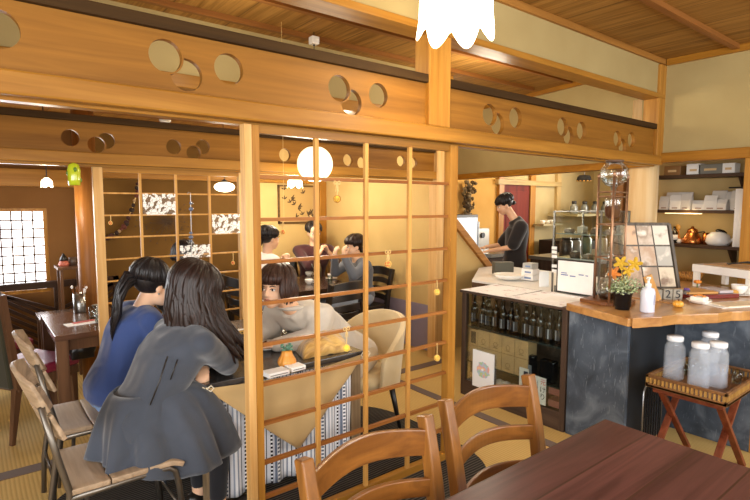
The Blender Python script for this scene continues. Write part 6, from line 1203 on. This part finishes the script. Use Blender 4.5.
# ---- far group
WH = fabric('white_top', '#efe9e0'); MRN = fabric('maroon_top', '#4c2a2c', c2='#3e2224'); GRY = fabric('slate_grey_top', '#6c7078', c2='#5e626a'); JEAN = fabric('grey_blue_jeans', '#98a4b4', c2='#8490a2')
Yw = 4.78; hd = W(270, 239, Y=Yw); x = hd.x; J = seatJ(V(x-.12, Yw, .55), V(x-.09, Yw, .83), V(x-.03, Yw, hd.z-.15), hd, (1, .05, -.05), .17, els=[V(x+.08, Yw-.17, .78), V(x+.10, Yw+.16, .80)], wrs=[V(x+.16, Yw-.05, .92), V(x+.18, Yw+.05, .93)])
p4, fr = person('woman in a white top with dark tied hair at the far table', J, (1, .05, -.05), hands=[((.2, .3, .9), (0, 1, 0), .9), ((.2, -.3, .9), (0, -1, 0), .9)], top=WH, top_r=1.3, bottom=JEAN, voxel=.011)
locks(p4, hd, fr, H_BK, 90, .1, 58, True, V(0, 0, 0), 1.02, .012, 0, stop=1); MB().ell(hd-fr[1]*.115-fr[2]*.03, (.032, .032, .05), seg=12).build('tied_hair', H_BK, p4, smooth=True)
Yw = 5.36; hd = W(314, 233, Y=Yw); x = hd.x; face = (-.25, -1, -.12); J = seatJ(V(x+.03, Yw+.10, .55), V(x+.02, Yw+.06, .84), V(x+.01, Yw+.02, hd.z-.15), hd, face, .20, els=[V(x-.20, Yw-.20, .82), V(x+.20, Yw-.22, .80)], wrs=[V(x-.06, Yw-.24, .98), V(x+.05, Yw-.25, .98)], thigh=.3)
p5, fr = person('person in a maroon top with hands clasped at the chin behind the far table', J, face, hands=[((.5, .1, .8), (1, 0, 0), .9), ((-.5, .1, .8), (-1, 0, 0), .9)], top=MRN, top_r=1.5, sleeve=.72, bottom=JEAN, voxel=.011)
locks(p5, hd, fr, H_BK, 90, .1, 50, False, V(0, 0, 0), 1.03, .012, 0, stop=1)
R_, F_, U_ = fr; mb = MB()
for q in (-1, 1): mb.tube([hd+R_*(q*.031+.021*math.cos(t_))+U_*(.006+.017*math.sin(t_))+F_*.095 for t_ in [2*PI*i/18 for i in range(18)]], .0018, 6, closed=True)
mb.build('glasses', BLACK, p5, smooth=True)
Yw = 4.50; hd = W(353, 247, Y=Yw); x = hd.x; face = (-1, .1, -.08); J = seatJ(V(x+.11, Yw, .55), V(x+.10, Yw, .82), V(x+.045, Yw, hd.z-.15), hd, face, .175, els=[V(x-.12, Yw+.17, .80), V(x-.12, Yw-.18, .80)], wrs=[V(x-.19, Yw+.07, .98), V(x-.20, Yw-.12, 1.0)])
p6, fr = person('woman in a slate grey top with a low bun, seated by the yellow wall', J, face, hands=[((0, -.2, 1), (1, 0, 0), .9), ((0, .2, 1), (1, 0, 0), .9)], top=GRY, top_r=1.3, bottom=JEAN, voxel=.011, shoes=BLACK)
locks(p6, hd, fr, H_BR, 90, .1, 58, True, V(0, 0, 0), 1.02, .012, 0, stop=1, seed=3); MB().ell(hd-fr[1]*.112-fr[2]*.045, (.034, .034, .034), seg=12).build('bun', H_BR, p6, smooth=True)
hd = W(184, 256, Y=4.55); face = (.2, 1, 0); x = hd.x; J = seatJ(V(x, 4.62, .55), V(x, 4.60, .82), V(x, 4.57, hd.z-.15), hd, face, .18, thigh=.3)
p7, fr = person('black-haired person in a dark top seated beyond the further lattice', J, face, top=fabric('near_black_top', '#2c2a2c'), bottom=JEAN, voxel=.013)
locks(p7, hd, fr, H_BK, 80, .06, 55, True, V(0, 0, 0), 1.03, .013, 0)
# ---- staff member
BT = fabric('black_tshirt', '#2e2a2a', c2='#262323'); D_ = 6.55
def wp(px_, py_, dd=0): 
    d = CR*((px_-375)/FPX)-CU*((py_-250)/FPX)+_f; h_ = math.hypot(d.x, d.y); return EYE+d*((D_+dd)/h_)
hd = wp(504, 205.5); face = (-.80, .55, -.42); nk = wp(514, 219)
J = dict(hip=wp(514, 266), chest=wp(517, 233), neck=nk, head=hd, sh=[wp(521, 225.5, .16), wp(519, 226.5, -.17)]); J['sh'] = [wp(517, 226, .17), wp(521, 227, -.17)]
J['el'] = [wp(501, 245, .12), wp(512, 247, -.20)]; J['wr'] = [wp(486, 247, .05), wp(489, 251, -.08)]; f = V(-.8, .6, 0); rt = V(f.y, -f.x, 0)
hp = J['hip']; J['hp'] = [hp+rt*.09, hp-rt*.09]; J['kn'] = [Vector((p.x, p.y, .48)) for p in J['hp']]; J['an'] = [Vector((p.x, p.y, .09)) for p in J['hp']]
p8, fr = person('staff member in a black T-shirt with knotted dark hair, standing beyond the bottle showcase', J, face, hands=[((-.8, .5, -.2), (0, 0, -1), .8), ((-.8, .6, -.2), (0, 0, -1), .8)], top=BT, sleeve=.42, top_r=2.6, bottom=fabric('dark_apron', '#35333a'), voxel=.011, shoes=BLACK)
locks(p8, hd, fr, H_BK, 100, .1, 55, True, V(0, 0, 0), 1.03, .012, 0, stop=1, seed=8); MB().ell(hd-fr[1]*.118-fr[2]*.012, (.038, .034, .030), seg=12).build('hair_knot', H_BK, p8, smooth=True)
# ============================================================ LIGHT
w = bpy.data.worlds.new('daylight'); sc.world = w; w.use_nodes = True; bg = w.node_tree.nodes['Background']; bg.inputs[0].default_value = (1, .96, .90, 1); bg.inputs[1].default_value = .62
def area(name, loc, target, sx, sy, power, color=(1, 1, 1)):
    l = bpy.data.lights.new(name, 'AREA'); l.shape = 'RECTANGLE'; l.size = sx; l.size_y = sy; l.energy = power; l.color = color; o = bpy.data.objects.new(name, l); C.objects.link(o); o.location = loc; d = Vector(target)-Vector(loc); o.rotation_euler = d.to_track_quat('-Z', 'Y').to_euler(); return o
def point(name, loc, power, color=(1, .88, .68), r=.08):
    l = bpy.data.lights.new(name, 'POINT'); l.energy = power; l.color = color; l.shadow_soft_size = r; o = bpy.data.objects.new(name, l); C.objects.link(o); o.location = loc; return o
area('daylight_fill_behind', (.5, -1.9, 1.7), (1.6, 2.2, .7), 3.2, 1.6, 100, (1, .97, .93))  # area light added for daylight from behind; no window there
area('daylight_fill_left', (-2.5, .9, 1.6), (2, 2.2, .8), 2.2, 1.5, 95, (.97, .98, 1))  # unseen area light added at the open left side, not a window
area('daylight_fill_front', (-1.7, -1.1, 1.5), (3.1, 2.3, .35), 1.4, 1.2, 75, (1, .98, .96))  # added fill light aimed at the showcase front to brighten it
area('window_daylight_left_room', (-.0, 5.74, 1.15), (.9, 2.5, .6), 1.1, .8, 26, (.93, .96, 1))
area('daylight_fill_kitchen', (9.3, 2.2, 1.9), (4, 2.0, 1.0), 2.2, 1.2, 240, (1, .97, .92))  # added area light brightening the counter from the kitchen side; no window
area('daylight_fill_counter', (3.9, -1.8, 1.9), (3.4, 1.9, .8), 1.6, 1.4, 75, (.96, .98, 1))  # added cool fill over slate, tray and showcase top
point('lamp_big', (p_big.x, p_big.y, p_big.z-.12), 20, r=.1) if 'p_big' in globals() else None
pb = W(456, 38, Y=1.66); point('lamp_and_fill_light', (pb.x, pb.y-.1, pb.z-.15), 9, r=.16)
point('lamp_and_fill_light', tuple(PGL+V(0, 0, -.2)), 16, r=.1); point('lamp_and_fill_light', tuple(PLA+V(0, 0, -.12)), 12); point('lamp_and_fill_light', tuple(PLB+V(0, 0, -.12)), 34); point('lamp_and_fill_light', tuple(PLC+V(0, 0, -.14)), 10)
point('lamp_and_fill_light', (3.0, 4.4, 2.15), 22, r=.12); point('lamp_and_fill_light', (5.9, 4.3, 2.3), 36, (1, .84, .60), .15); point('lamp_and_fill_light', (4.3, 4.4, 2.5), 14, (1, .88, .68), .15); point('lamp_and_fill_light', (7.6, 4.4, 2.2), 35, (1, .86, .62), .15); point('lamp_and_fill_light', (XS-.3, 2.0, s2-.07), 1.5, (1, .72, .35), .05)  # unseen point lights added as fill, except the last, under the shelf strip
point('lamp_and_fill_light', (1.3, 2.9, 2.45), 10, r=.15); point('lamp_and_fill_light', (3.5, 2.9, 2.4), 34, r=.15)  # both added to brighten the middle room; no lamp hangs here
sc.view_settings.view_transform = 'Standard'; sc.view_settings.look = 'None'; sc.view_settings.gamma = 1; sc.view_settings.use_curve_mapping = False; sc.view_settings.exposure = 0.0
sc.cycles.use_denoising = True; sc.cycles.max_bounces = 8; sc.cycles.transparent_max_bounces = 16; sc.cycles.diffuse_bounces = 4; sc.cycles.sample_clamp_indirect = 4
